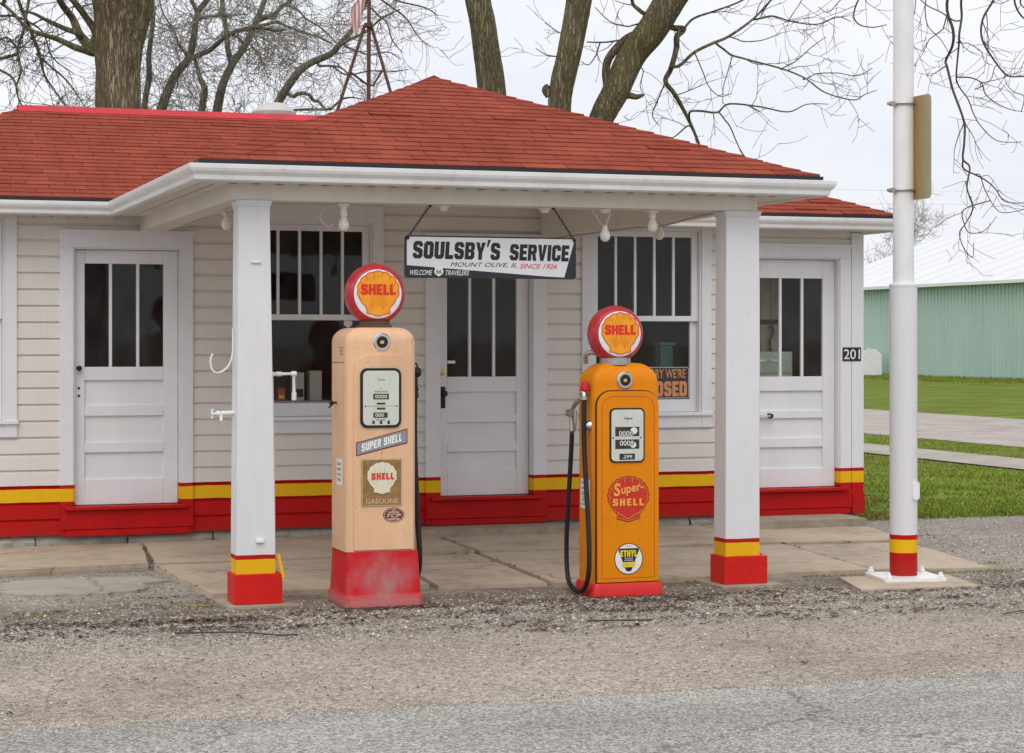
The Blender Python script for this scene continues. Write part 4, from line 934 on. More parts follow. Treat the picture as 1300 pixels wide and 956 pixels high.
def sweep(mb, path, prof, close=True):
    n = len(path); rings = []
    for i, (x, y) in enumerate(path):
        def nrm(a, c):
            dx, dy = c[0]-a[0], c[1]-a[1]; l = math.hypot(dx, dy); return Vector((dy/l, -dx/l))
        ns = []
        if i > 0: ns.append(nrm(path[i-1], path[i]))
        if i < n-1: ns.append(nrm(path[i], path[i+1]))
        m = ns[0] if len(ns) == 1 else (ns[0]+ns[1])/(1+ns[0].dot(ns[1]))
        rings.append([(x+m.x*o, y+m.y*o, z) for o, z in prof])
    mb.loft(rings)
mb = MB(); zg = 2.704
sweep(mb, path, [(0, zg), (.052, zg), (.064, zg+.008), (.068, zg+.036), (.090, zg+.060), (.098, zg+.078), (.100, zg+.104), (.090, zg+.106), (.086, zg+.088), (0, zg+.086)])
gt = mb.build('gutter', 'gutter', ST, bevel=.002)
for x in (CX0+.48, CX0+2.95, CX1-.22):
    mb = MB(); mb.box(x, x+.022, CYF+.015-.1015, CYF+.015-.0985, zg+.080, zg+.106); mb.build('gutter_joint', 'gutter', gt)
mb = MB(); mb.box(.4, .422, EY0+.015-.1015, EY0+.015-.0985, zg+.080, zg+.106); mb.build('gutter_joint', 'gutter', gt)
mb = MB(); sweep(mb, path, [(-.03, ZE-.034), (.028, ZE-.034), (.030, ZE-.002), (-.03, ZE-.002)]); mb.build('drip_edge', 'drip', ST)
mb = MB(); sweep(mb, path, [(-.02, ZS), (-.0005, ZS), (-.0005, ZE-.036), (-.02, ZE-.036)]); mb.build('fascia', 'gutter', ST)
# canopy frame: front beam, side beams, boarded ceiling
mb = MB()
mb.box(2.50, 6.20, -3.97, -3.76, 2.605, 2.865); bmF = mb.build('beam', 'beam', ST, bevel=.004)
mb = MB(); mb.box(2.50, 2.71, -3.758, -.022, 2.605, 2.865); mb.build('beam', 'beam', ST, bevel=.004)
mb = MB(); mb.box(5.99, 6.20, -3.758, -.022, 2.605, 2.865); mb.build('beam', 'beam', ST, bevel=.004)
mb = MB()
y = -3.755
while y < -.03: mb.box(2.60, 6.10, y, min(y+.088, -.024), 2.868, 2.88); y += .09
mb.build('ceiling', 'ceiling', ST, bevel=.002)
# pillars
def pillar(x0, x1, X0, X1, bx0, bx1):
    b = MB(); yf, yb = -3.985, -3.785
    b.taper((x0, x1, yf, yb, .205), (X0, X1, -3.972, -3.795, 2.585)); b.taper((X0-.004, X1+.004, -3.976, -3.79, 2.562), (X0-.016, X1+.016, -3.99, -3.778, 2.604))
    p = b.build('pillar', 'pillar', ST, bevel=.004)
    b = MB(); b.box(bx0, bx1, -4.005, -3.765, .014, .206); b.build('pillar_base', 'pillar_base', p, bevel=.004)
    b = MB(); b.prism([(bx0-.07, -3.60), (bx0-.05, -4.08), (bx1+.10, -4.06), (bx1+.06, -3.62)], lambda u, v, dd: (u, v, .013 if dd else -.04), 1, 0)
    b.build('pillar_footing', 'step', p, bevel=.004)
    return p
PL = pillar(2.529, 2.784, 2.546, 2.748, 2.511, 2.824)
PR = pillar(5.951, 6.211, 5.963, 6.214, 5.933, 6.262)
# fittings fixed to the pillars
b = MB(); b.box(2.625, 2.690, -3.990, -3.972, 2.20, 2.216); b.build('bracket', 'white', PL, bevel=.004)
b = MB(); b.box(2.655, 2.705, -4.006, -3.984, .405, .432); b.build('bracket', 'white', PL, bevel=.006)
b = MB(); b.tube(smoothpath([(2.532, -3.85, 1.78), (2.528, -3.86, 1.62), (2.495, -3.87, 1.535), (2.435, -3.87, 1.497), (2.395, -3.87, 1.515), (2.383, -3.87, 1.575), (2.397, -3.87, 1.62)]), .006, 6)
b.build('cable_hook', 'white', PL, smooth=True)
b = MB(); b.tube([(2.55, -3.85, 1.236), (2.455, -3.85, 1.234)], .016, 10); b.tube([(2.47, -3.85, 1.234), (2.41, -3.85, 1.232)], .010, 8)
b.tube([(2.455, -3.85, 1.235), (2.452, -3.87, 1.185)], .010, 8); b.tube([(2.398, -3.85, 1.20), (2.398, -3.85, 1.265)], .007, 6); b.tube([(2.398, -3.885, 1.232), (2.398, -3.815, 1.232)], .007, 6)
b.lathe([(.018, -.012), (.02, 0), (.018, .012)], (2.436, -3.85, 1.233), 'x', 10)
b.build('tap', 'white', PL, smooth=True)
b = MB(); b.tube([(2.797, -3.86, .335), (2.790, -3.86, 1.0), (2.782, -3.86, 1.485)], .013, 8); b.tube([(2.782, -3.86, 1.485), (2.93, -3.86, 1.487), (2.932, -3.86, 1.325)], .012, 8)
for q in ((2.782, -3.86, 1.485), (2.93, -3.86, 1.487)): b.lathe([(.0, -.018), (.018, -.016), (.018, .016), (0, .018)], q, 'x', 10)
b.lathe([(.016, -.03), (.017, .02)], (2.932, -3.86, 1.345), 'z', 10); b.lathe([(.016, -.018), (.016, .018)], (2.83, -3.86, 1.486), 'x', 10)
b.build('water_pipe', 'white', PL, smooth=True)
b = MB(); b.tube([(2.799, -3.99, .33), (2.832, -4.0, .18)], .013, 8); b.build('pipe_end', 'yellow', PL, smooth=True)
b = MB(); b.tube(smoothpath([(6.258, -3.86, .205), (6.285, -3.86, .18), (6.305, -3.86, .10), (6.315, -3.86, .01)]), .016, 8); b.build('conduit', 'pumpred', PR, smooth=True)

# steps, things of their own
def step(x0, x1, y0, y1, h, label):
    b = MB(); n = 14; R = random.Random(int(x0*10)); q = [(x0+(x1-x0)*k/n, y0+R.uniform(-.008, .008)) for k in range(n+1)]+[(x1+R.uniform(-.01, .02), (y0+y1)/2), (x1, y1), (x0, y1)]
    b.prism(q, lambda u, v, dd: (u, v, h if dd else .02), 1, 0)
    o = b.build('concrete_step', 'step', bevel=.012); tag(o, label, 'step', 'concrete steps below the doors')
step(4.62, 6.035, -.40, -.062, .108, 'worn concrete step below the middle door, partly behind the cream pump')
step(7.70, 8.90, -.57, -.062, .112, 'low concrete step below the right hand door at the building corner')

# ------------------------------------------------------------------ things on and in the station
# house number
b = MB(); b.box(8.938, 9.128, -.050, -.0445, 1.515, 1.642); hn = b.build('house_number', 'sign_blk', bevel=.002)
tag(hn, 'small black plate with white numerals 201 on the corner board', 'number plate')
b = MB(); F = facing(9.033, 1.5785, -.050); text_into(b, '201', F, .165, .092, 0, 0, -.0015, .005); b.build('lettering', 'letter_wht', hn)

# bare bulbs
def bulb(x, y, z, drop, label, bulb_on=True, cords=0):
    t = empty('bare_bulb_lamp', (x, y, z), label, 'lamp', 'bare bulbs under the canopy')
    b = MB(); b.lathe([(.042, 0), (.042, -.012), (.030, -.02), (.022, -.03)], (x, y, z), 'z', 16); b.build('ceiling_rose', 'porcelain', t, smooth=True)
    if cords:
        for dx, dxx in ((-.115, 0), (.03, .02)):
            b = MB(); b.tube(smoothpath([(x+dx, y, z), (x+dx*.75+.012, y, z-drop*.3), (x+dx*.35, y, z-drop*.75), (x, y, z-drop)]), .006+.003*(dx > 0), 6); b.build('cord', 'cable', t, smooth=True)
    else:
        b = MB(); b.lathe([(.021, -.03), (.021, -drop*.55), (.025, -drop*.6), (.025, -drop)], (x, y, z), 'z', 14); b.build('socket', 'porcelain', t, smooth=True)
    if bulb_on:
        b = MB(); zz = z-drop; b.lathe([(.016, .012), (.016, 0), (.022, -.018), (.034, -.042), (.037, -.06), (.031, -.082), (.017, -.096), (0, -.10)], (x, y, zz), 'z', 18); b.build('bulb', 'bulb', t, smooth=True)
bulb(3.262, -3.87, 2.604, .085, 'bare bulb on the front beam above the cream pump')
bulb(5.10, -3.87, 2.604, .125, 'bulb hanging on two loose cords right of the hanging sign', True, 1)
bulb(5.452, -3.87, 2.604, .055, 'bare bulb on the front beam above the amber pump, nearest to the loose cords')
bulb(6.10, -2.45, 2.604, .030, 'bare bulb on the string of cable under the right canopy beam')
bulb(2.70, -2.75, 2.604, .030, 'bare bulb under the left canopy beam beside the left pillar')
bulb(3.95, -3.86, 2.604, .035, 'small white porcelain socket without bulb near the left chain of the sign', False)
bulb(4.665, -3.86, 2.604, .035, 'small white porcelain socket without bulb near the right chain of the sign', False)
b = MB(); b.tube(smoothpath([(5.98, -3.70, 2.598), (6.0, -3.3, 2.592), (6.06, -2.85, 2.585), (6.09, -2.45, 2.58), (6.08, -1.9, 2.59), (6.07, -1.0, 2.592), (6.06, -.1, 2.596)]), .008, 6)
o = b.build('cable', 'cable', smooth=True); tag(o, 'slack pale cable strung under the right canopy beam', 'cable')
b = MB(); b.tube(smoothpath([(3.21, -3.86, 2.60), (3.12, -3.86, 2.55), (3.11, -3.86, 2.49), (3.16, -3.86, 2.45), (3.20, -3.86, 2.47)]), .005, 6)
o = b.build('cable', 'cable', smooth=True); tag(o, 'short loop of pale cable beside the bulb above the cream pump', 'cable')
b = MB(); b.tube(smoothpath([(2.60, -3.70, 2.600), (2.62, -3.3, 2.585), (2.67, -2.9, 2.592), (2.70, -2.75, 2.585), (2.68, -2.0, 2.597), (2.69, -1.0, 2.595)]), .006, 6)
o = b.build('cable', 'cable', smooth=True); tag(o, 'thin dusty cable along the left canopy beam', 'cable')

# hanging sign
SY = -3.86
sg = empty('hanging_sign', (4.287, SY, 2.12), 'long white enamel sign with black lettering hung on two chains under the canopy', 'sign')
F = facing(4.287, 2.262, SY)
def quadp(pts): return pts
hw, hh = .605, .141
b = MB(); b.prism(rrect(2*hw, 2*hh, .022, 5), F, 0, .022); b.build('board', 'sign_blk', sg, bevel=.002)
b = MB(); b.sheet([(-hw+.012, hh-.010), (hw-.010, hh-.010), (hw-.086, -hh+.012), (hw-.20, -hh+.016), (-hw+.012, -.058)], F, -.0015); b.build('white_field', 'sign_wht', sg)
b = MB(); block_into(b, "SOULSBY'S", F, .610, .116, -.246, .043, -.003, .06, math.radians(-.4), .7); b.build('lettering', 'letter_blk', sg); b = MB(); block_into(b, 'SERVICE', F, .425, .110, .340, .036, -.003, .06, math.radians(-.4), .7); b.build('lettering', 'letter_blk', sg)
b = MB(); text_into(b, 'MOUNT OLIVE, IL', F, .47, .034, -.058, -.052, -.003, 0, .35); b.build('lettering', 'letter_blk', sg)
b = MB(); text_into(b, 'SINCE 1926', F, .27, .033, .332, -.056, -.003, .003, .35); b.build('lettering', 'letter_red', sg)
b = MB(); text_into(b, 'WELCOME', F, .155, .034, -.494, -.106, -.003, .008, .35); b.build('lettering', 'letter_wht', sg); b = MB(); text_into(b, 'TRAVELERS', F, .165, .034, -.242, -.106, -.003, .008, .35); b.build('lettering', 'letter_wht', sg)
sh = [(0, -.034), (.016, -.024), (.030, -.012), (.032, .004), (.026, .016), (.030, .027), (.018, .032), (.008, .028), (0, .031)]
sh = sh+[(-x, y) for x, y in reversed(sh[1:-1])]
b = MB(); b.sheet([(x-.372, y-.098) for x, y in sh], F, -.003); b.build('route_shield', 'letter_wht', sg)
b = MB(); text_into(b, '66', F, .038, .028, -.372, -.098, -.0045, .01); b.build('lettering', 'letter_blk', sg)
for sx, tx in ((-.588, -.428), (.590, .436)):
    a = Vector((4.287+sx, SY-.004, 2.262+hh-.018)); c = Vector((4.287+tx, SY, 2.612)); n = 15
    b = MB(); D_ = (c-a); L_ = D_.length; D_.normalize(); s1 = D_.cross(Vector((0, 1, 0))).normalized()
    for k in range(n):
        m0 = a+D_*(L_*(k+.5)/n); side = s1 if k % 2 else Vector((0, 1, 0)); h_, w_ = L_/n*.66, .0075
        b.tube([m0+D_*(h_*math.cos(t_))+side*(w_*math.sin(t_)) for t_ in [2*PI*i/10 for i in range(11)]], .0028, 5, False)
    b.build('chain', 'rustchain', sg, smooth=True)
    b = MB(); b.lathe([(.012, -.004), (.012, 0), (.005, 0)], a, 'y', 10); b.tube([c+Vector((0, 0, -.02)), c+Vector((0, 0, .01))], .006, 6); b.build('hook', 'iron', sg)

# window card
b = MB(); F = facing(7.205, 1.325, .078); b.prism(rrect(.50, .29, .02, 4), F, 0, .004); cd = b.build('closed_card', 'sign_blk')
tag(cd, 'black card with orange lettering leaning inside the right window', 'sign')
b = MB(); text_into(b, "SORRY WE'RE", F, .43, .085, 0, .083, -.0015, .014); block_into(b, 'CLOSED', F, .455, .135, 0, -.055, -.0015); b.build('lettering', 'sign_orange', cd)
b = MB(); b.outline(rrect(.485, .275, .016, 4), .006, F, -.0015); b.build('border', 'letter_wht', cd)
# things behind the glass
def thing_box(name, x0, x1, y0, y1, z0, z1, m, label, cat, band=None):
    b = MB(); b.box(x0, x1, y0, y1, z0, z1); o = b.build(name, m, bevel=.006); tag(o, label, cat)
    if band:
        b = MB(); b.box(x0+.01, x1-.01, y0-.003, y0-.0005, z0+band[0], z0+band[1]); b.build('label_strip', band[2], o)
    return o
b = MB(); b.box(3.44, 4.45, .15, .62, 1.165, 1.19); b.box(3.46, 3.52, .2, .26, .2, 1.165); b.box(4.38, 4.44, .2, .26, .2, 1.165); b.box(3.46, 3.52, .52, .58, .2, 1.165); b.box(4.38, 4.44, .52, .58, .2, 1.165)
tag(b.build('display_table', 'carton', bevel=.004), 'pale display shelf behind the left window', 'table')
thing_box('carton', 3.845, 3.935, .22, .36, 1.1905, 1.432, 'carton', 'tall grey carton with printed front in the left window', 'carton', (.03, .10, 'letter_blk'))
thing_box('carton', 3.985, 4.09, .22, .38, 1.1905, 1.446, 'carton', 'wider plain pale carton in the left window, right of the printed one', 'carton')
thing_box('tin', 3.70, 3.765, .2, .27, 1.1905, 1.30, 'badge_red', 'small red tin with yellow band in the left window behind the white pipe', 'tin', (.02, .05, 'letter_yel'))
b = MB(); b.box(7.40, 7.52, .6, .75, .2, 1.66); b.box(7.38, 7.54, .58, .77, 1.66, 1.69); tag(b.build('tin_cabinet', 'teal', bevel=.006), 'narrow teal cabinet standing behind the closed card', 'cabinet')
cb = thing_box('metal_cabinet', 8.10, 8.66, .42, .80, .2, 1.60, 'cabinet', 'pale green metal cabinet inside the right hand door', 'cabinet')
b = MB(); b.box(8.12, 8.64, .41, .4195, 1.40, 1.58); b.box(8.12, 8.64, .41, .4195, 1.0, 1.38); b.build('drawer', 'cabinet', cb, bevel=.004)
b = MB(); b.box(8.25, 8.5, .402, .4095, 1.505, 1.53); b.build('handle', 'chrome', cb)
b = MB()
for k in range(4): b.box(8.32+k*.105, 8.32+k*.105+.098, .83, .85, 1.1, 2.6)
bd = b.build('board_screen', 'wood_pale', bevel=.003); tag(bd, 'pale upright boards seen through the right hand door glass', 'screen')
b = MB(); b.box(8.30, 8.74, .815, .829, 1.86, 1.905); b.build('shelf_rail', 'black', bd)
b = MB(); b.tube(smoothpath([(8.60, .76, 1.605), (8.59, .76, 1.70), (8.625, .76, 1.78), (8.61, .76, 1.84), (8.57, .76, 1.82)]), .012, 6); tag(b.build('iron_hook', 'black', smooth=True), 'dark curved iron hook standing on the pale green cabinet', 'hook')
b = MB(); F = facing(4.28, 1.853, .062); b.sheet([(x*1.2, y*1.2) for x, y in sh], F, 0); stk = b.build('sticker', 'letter_wht', WINS[1]['low'])
# roof ventilator and mast
vt = empty('roof_vent', (4.13, 2.35, 3.75), 'pale galvanised ventilator hood behind the red ridge', 'vent')
b = MB(); b.lathe([(.13, -.1), (.13, .10), (.21, .105), (.215, .14), (.20, .155), (.12, .215), (.09, .225), (0, .228)], (4.13, 2.35, 3.75), 'z', 10); b.build('hood', 'vent', vt)
tw = empty('flag_mast', (5.05, 2.35, 3.75), 'rusty iron tripod mast with a faded flag rising behind the roof', 'mast')
ap = Vector((5.06, 2.35, 4.77))
for q, r_ in (((4.66, 2.28, 3.70), .017), ((5.16, 2.75, 3.65), .015), ((5.36, 2.2, 3.72), .016)):
    b = MB(); b.tube([Vector(q), ap+Vector(((q[0]-ap.x)*.09, 0, 0))], r_, 7); b.build('leg', 'rust', tw, smooth=True)
b = MB(); b.tube([(5.06, 2.35, 3.72), (5.065, 2.35, 4.75), (5.07, 2.35, 5.5)], [.021, .02, .016], 8); b.lathe([(.045, -.02), (.045, .02)], ap, 'z', 10); b.build('pole', 'rust', tw, smooth=True)
b = MB(); b.tube([(4.875, 2.32, 4.30), (5.05, 2.35, 4.19), (5.11, 2.36, 4.19), (5.19, 2.32, 4.33)], .011, 6); b.build('brace', 'rust', tw, smooth=True)
def flagcloth():
    m, nt, bs = newmat('faded_flag_cloth'); tc = nd(nt, 'ShaderNodeTexCoord')
    wv = nd(nt, 'ShaderNodeTexWave'); wv.bands_direction = 'X'; wv.inputs['Scale'].default_value = 9; wv.inputs['Distortion'].default_value = 1.2
    lk(nt, tc.outputs['Object'], wv.inputs['Vector'])
    lk(nt, ramp(nt, wv.outputs['Fac'], [(.42, (.70, .68, .66)), (.58, (.50, .20, .20))]), bs.inputs['Base Color']); bs.inputs['Roughness'].default_value = .9; return m
M['flag'] = flagcloth()
b = MB(); R = random.Random(9); n, m_ = 8, 16; V = []
for j in range(m_+1):
    for i in range(n+1):
        t = j/m_; u = i/n; wd = .05+.10*math.sin(PI*min(1, t*1.1))
        V.append((5.055-u*wd-.10*t**1.3, 2.35+.03*math.sin(u*9+t*4)*(.3+t), 5.12-t*.42-.05*u))
b.idx(V, [(j*(n+1)+i, j*(n+1)+i+1, (j+1)*(n+1)+i+1, (j+1)*(n+1)+i) for j in range(m_) for i in range(n)])
b.build('flag', 'flag', tw, smooth=True)
# ------------------------------------------------------------------ pumps
def scallop(Wd, Ht, n=9, k=6):
    """Scallop shell outline: fan with lobes above, waist and flared foot below; fits a Wd x Ht box about the origin."""
    pts = []; a0, a1 = math.radians(-24), math.radians(204)
    for i in range(n):
        for j in range(k):
            t = (i+j/k)/n; a = a0+(a1-a0)*t
            r = .965+.055*abs(math.sin(PI*(j/k)))**.8
            pts.append((math.cos(a)*r*1.0, math.sin(a)*r*.93+.08))
    a = a1; pts.append((math.cos(a), math.sin(a)*.93+.08))
    left = [(-.76, -.56), (-.585, -.74), (-.545, -.82), (-.555, -1.04), (-.34, -1.075), (-.12, -1.155)]
    pts += left+[(0, -1.175)]+[(-x, y) for x, y in reversed(left)]
    x0, x1 = min(p[0] for p in pts), max(p[0] for p in pts); y0, y1 = min(p[1] for p in pts), max(p[1] for p in pts)
    return [(((x-x0)/(x1-x0)-.5)*Wd, ((y-y0)/(y1-y0)-.5)*Ht) for x, y in pts]
def ribs(mb, Wd, Ht, fn, d, w, n=9, r0=.22, r1=.93, gap=None):
    """Lines fanning from the hinge towards the notches between the lobes."""
    hx, hy = 0, -Ht*.46; a0, a1 = math.radians(-24), math.radians(204)
    for i in range(1, n):
        a = a0+(a1-a0)*i/n
        ex, ey = math.cos(a)*Wd*.485, math.sin(a)*Ht*.42+Ht*.085
        if i in (0, n): continue
        p = lambda t: (hx+(ex-hx)*t, hy+(ey-hy)*t)
        segs = [(r0, r1)] if not gap else [(r0, gap[0]), (gap[1], r1)]
        for s0, s1 in segs:
            if s1 > s0: mb.strip(p(s0), p(s1), (w*.8, w*1.25), fn, d)
def globe(parent, cx, cy, cz, R_=.198, label=None):
    b = MB(); t = .086
    b.lathe([(0, .07), (R_*.72, .078), (R_*.80, t), (R_*.90, t*.86), (R_*.97, t*.5), (R_, 0), (R_*.97, -t*.5), (R_*.90, -t*.86), (R_*.815, -t), (R_*.80, -t+.004), (0, -t+.004)], (cx, cy, cz), 'y', 56)
    b.tube([(cx, cy-.085, cz+R_*.82), (cx, cy-.05, cz+R_*.955), (cx, cy, cz+R_*1.005), (cx, cy+.05, cz+R_*.955)], .004, 6)
    g = b.build('globe', 'globe_red', parent, smooth=True)
    b = MB(); b.lathe([(0, -.012), (R_*.5, -.0115), (R_*.74, -.009), (R_*.795, -.003), (R_*.80, .004)], (cx, cy-t+.004, cz), 'y', 48); 
    b.build('lens', 'globe_white', g, smooth=True)
    F = facing(cx, cz+.004, cy-t-.0092); W_, H_ = R_*1.40, R_*1.46
    b = MB(); b.sheet(scallop(W_, H_), F, 0); b.build('shell_emblem', 'shell_or', g)
    b = MB(); b.outline(scallop(W_, H_), .0055, F, -.0012); ribs(b, W_, H_, F, -.0012, .0022, 11, .20, .46); ribs(b, W_, H_, F, -.0012, .0026, 9, .84, .97); b.build('emblem_line', 'shell_line', g)
    b = MB(); block_into(b, 'SHELL', F, W_*.83, H_*.235, 0, H_*.085, -.0024); b.build('lettering', 'letter_red', g)
    return g
def body_rings(x0, x1, y0, y1, z0, z1, r, rt, crown=0.0, n=7, m=7):
    cx, cy, w_, d_ = (x0+x1)/2, (y0+y1)/2, x1-x0, y1-y0
    rings = []
    def ring(z, ins, cr):
        rr = max(.012, r-ins*.35)
        return [(cx+px, cy+py, z+cr*(1-(px/(w_/2))**2)) for px, py in rrect(w_-2*ins, d_-2*ins*.8, rr, n)]
    for t in (0, .5, 1): rings.append(ring(z0+(z1-rt-z0)*t, 0, 0))
    for k in range(1, m+1):
        a = PI/2*k/m; rings.append(ring(z1-rt+rt*math.sin(a), rt*(1-math.cos(a)), crown*k/m))
    rings.append([(cx+(p[0]-cx)*.5, cy+(p[1]-cy)*.5, z1+crown*.85) for p in rings[-1]])
    return rings
def arch_panel(x0, x1, z0, z1, r): return rrect(x1-x0, z1-z0, r, 8, (x0+x1)/2, (z0+z1)/2, True)
WF = lambda y: (lambda u, v, d: (u, y+d, v))   # world x, z on a plane facing the road
def badge(parent, x, y, z, r, six=False):
    b = MB(); b.lathe([(0, -.004), (r*.60, -.006), (r*.66, -.012), (r*.9, -.012), (r, -.006), (r, .004)], (x, y, z), 'y', 6 if six else 28)
    k = b.build('lock_ring', 'chrome', parent, smooth=not six)
    b = MB(); b.lathe([(0, -.0085), (r*.60, -.0075), (r*.61, -.002)], (x, y, z), 'y', 20); b.build('dark_centre', 'black', k)
    b = MB(); b.sheet(rrect(r*.42, r*.34, r*.08, 3), facing(x, z, y-.0095), 0); b.build('enamel_mark', 'letter_or', k)
    return k

# --- cream pump
CP = empty('gas_pump', (3.43, -4.03, 0), 'tall faded cream petrol pump with a scuffed red base, beside the left pillar', 'gas pump', 'old petrol pumps in front of the station')
b = MB(); R0 = []
for z, g in ((.0, .012), (.062, .012), (.074, .004), (.085, .0), (.335, -.012), (.352, -.016)):
    R0.append([(3.4335+px, -4.02+py, z) for px, py in rrect(.50+2*g, .50+2*g, .055, 7)])
b.loft(R0)
def scuffed():
    m, nt, bs = newmat('scuffed_red_base'); p = pos(nt); n_ = noise(nt, pos(nt, (1.1, 1.1, .8)), 4.5, 5, .62)
    sp_ = nd(nt, 'ShaderNodeSeparateXYZ'); g = nd(nt, 'ShaderNodeNewGeometry'); lk(nt, g.outputs['Position'], sp_.inputs[0])
    dx = math_(nt, 'MULTIPLY', math_(nt, 'SUBTRACT', sp_.outputs['X'], 3.45), 4.2); dz = math_(nt, 'MULTIPLY', math_(nt, 'SUBTRACT', sp_.outputs['Z'], .20), 5.0)
    rr = math_(nt, 'ADD', math_(nt, 'MULTIPLY', dx, dx), math_(nt, 'MULTIPLY', dz, dz))
    f = math_(nt, 'ADD', math_(nt, 'MULTIPLY', ramp(nt, rr, [(.05, 1), (1.3, 0)]), .26), math_(nt, 'MULTIPLY', n_, .95))
    c = ramp(nt, f, [(.46, (.52, .013, .018)), (.66, (.47, .065, .07)), (.95, (.38, .23, .225))])
    low = ramp(nt, math_(nt, 'ADD', sp_.outputs['Z'], math_(nt, 'MULTIPLY', n_, .06)), [(.07, 1), (.115, 0)])
    c = mix(nt, math_(nt, 'MULTIPLY', low, .5), c, (.42, .25, .24))
    scr = ramp(nt, noise(nt, pos(nt, (1.5, 1.5, 3.0)), 26, 6, .72), [(.64, 0), (.67, 1)])
    c = mix(nt, math_(nt, 'MULTIPLY', scr, .55), c, (.36, .25, .23))
    lk(nt, c, bs.inputs['Base Color']); bs.inputs['Roughness'].default_value = .65; bs.inputs['Specular IOR Level'].default_value = .15; return m
M['scuffed'] = scuffed(); b.build('base', 'scuffed', CP, smooth=True)
x0, x1, yf = 3.188, 3.654, -4.240
b = MB(); b.loft(body_rings(x0, x1, yf, -3.80, .350, 1.778, .055, .085, .012)); cb_ = b.build('body', 'cream', CP, smooth=True)
b = MB(); b.box(x0-.0015, x0+.0, yf+.055, -3.83, 1.560, 1.564); b.build('seam', 'line_dark', cb_)
pn = arch_panel(3.234, 3.624, .362, 1.612, .10)
b = MB(); b.prism(pn, WF(yf), -.016, .01); dp = b.build('front_panel', 'cream', CP, smooth=True, bevel=.014, seg=4)
yp = yf-.016
# dial
dx0, dx1, dz0, dz1 = 3.288, 3.528, 1.160, 1.512
b = MB(); b.prism(rrect(dx1-dx0+.03, dz1-dz0+.03, .045, 6, (dx0+dx1)/2, (dz0+dz1)/2), WF(yp), -.010, .006); bz = b.build('dial_frame', 'black', CP, smooth=True, bevel=.006)
F = WF(yp-.0105)
b = MB(); b.prism(rrect(dx1-dx0-.004, dz1-dz0-.004, .032, 6, (dx0+dx1)/2, (dz0+dz1)/2), F, -.0016, .002); fc = b.build('dial_face', 'dial', bz)
D0 = -.0032; mx_ = (dx0+dx1)/2
b = MB()
text_into(b, 'WAYNE', F, .05, .009, mx_, 1.452, D0, 0); text_into(b, 'THIS SALE', F, .085, .010, mx_, 1.377, D0, .01)
b.sheet(rrect(.104, .036, .002, 2, mx_, 1.345), F, D0); b.sheet(rrect(.056, .012, .001, 1, mx_, 1.300), F, D0); b.sheet(rrect(.056, .012, .001, 1, mx_, 1.268), F, D0)
b.strip((dx0+.018, 1.284), (dx1-.018, 1.284), .0015, F, D0); b.sheet(ellipse(.010, .010, 12, dx0+.016, 1.284), F, D0); b.sheet(ellipse(.010, .010, 12, dx1-.016, 1.284), F, D0)
b.sheet(rrect(.094, .034, .002, 2, mx_-.004, 1.226), F, D0); text_into(b, 'GALLONS', F, .06, .009, mx_-.004, 1.196, D0, .01)
for k, u in enumerate((-.05, 0, .05)): b.sheet(rrect(.016, .022, .002, 2, mx_+u, 1.176+.004), F, D0)
b.strip((mx_, 1.392), (mx_, 1.404), .004, F, D0)
b.build('dial_print', 'letter_blk', fc)
b = MB(); text_into(b, '0000', F, .080, .024, mx_, 1.345, D0-.0012, .02); text_into(b, '000', F, .058, .022, mx_-.010, 1.226, D0-.0012, .02); b.build('numerals', 'letter_wht', fc)
b = MB(); b.prism(rrect(dx1-dx0, dz1-dz0, .034, 6, mx_, (dz0+dz1)/2), WF(yp-.017), 0, .002); b.build('dial_glass', 'dial_glass', bz)
badge(CP, 3.422, yf+.004, 1.693, .058, False)
# slanted grade plate
b = MB(); q = [(3.247, .966), (3.247, 1.052), (3.586, 1.138), (3.586, 1.044)]; F = WF(yp)
b.prism(q, F, -.003, .002); gp = b.build('grade_plate', 'oval_red', CP)
b = MB(); b.sheet([(3.252, .974), (3.252, 1.047), (3.581, 1.131), (3.581, 1.050)], F, -.0042); b.build('plate_field', 'grey_label', gp)
b = MB(); block_into(b, 'SUPER SHELL', F, .275, .050, 3.415, 1.051, -.0056, .30, math.atan2(.083, .339), 1.0); b.build('lettering', 'letter_wht', gp)
# bronze shell plate
b = MB(); b.prism([(3.281, .642), (3.281, .945), (3.549, .945), (3.549, .642)], F, -.005, .002); pq = b.build('shell_plate', 'plaque', CP, bevel=.002)
G = facing(3.416, .823, yp-.0055)
b = MB(); b.prism(scallop(.195, .205), G, -.004, 0); b.build('shell_emblem', 'plaque_shell', pq, bevel=.002)
b = MB(); ribs(b, .195, .205, G, -.0052, .0018, 9, .40, .95); b.build('emblem_line', 'letter_gold', pq)
b = MB(); block_into(b, 'SHELL', G, .150, .042, .004, .012, -.0064, 0, 0, 1.6); b.build('lettering', 'letter_red', pq)
b = MB(); text_into(b, 'GASOLINE', F, .215, .030, 3.416, .675, -.0062, .004); b.outline([(3.285, .646), (3.285, .941), (3.545, .941), (3.545, .646)], .004, F, -.0060); b.build('lettering', 'letter_gold', pq)
b = MB(); b.prism(ellipse(.140, .094, 36, 3.495, .585), F, -.0025, .002); ov = b.build('oval_badge', 'oval_red', CP)
b = MB(); b.outline(ellipse(.126, .082, 36, 3.495, .585), .002, F, -.0037); text_into(b, 'U.S.', F, .026, .012, 3.495, .616, -.0037, .01); text_into(b, 'PATENTED', F, .070, .012, 3.495, .601, -.0037, .01); text_into(b, 'GASOLINE', F, .075, .012, 3.495, .558, -.0037, .01); b.build('lettering', 'letter_wht', ov)
b = MB(); text_into(b, 'TCP', F, .098, .024, 3.495, .580, -.0037, .03, .3); b.build('lettering', 'letter_gold', ov)
globe(CP, 3.428, -4.03, 2.005, .200)
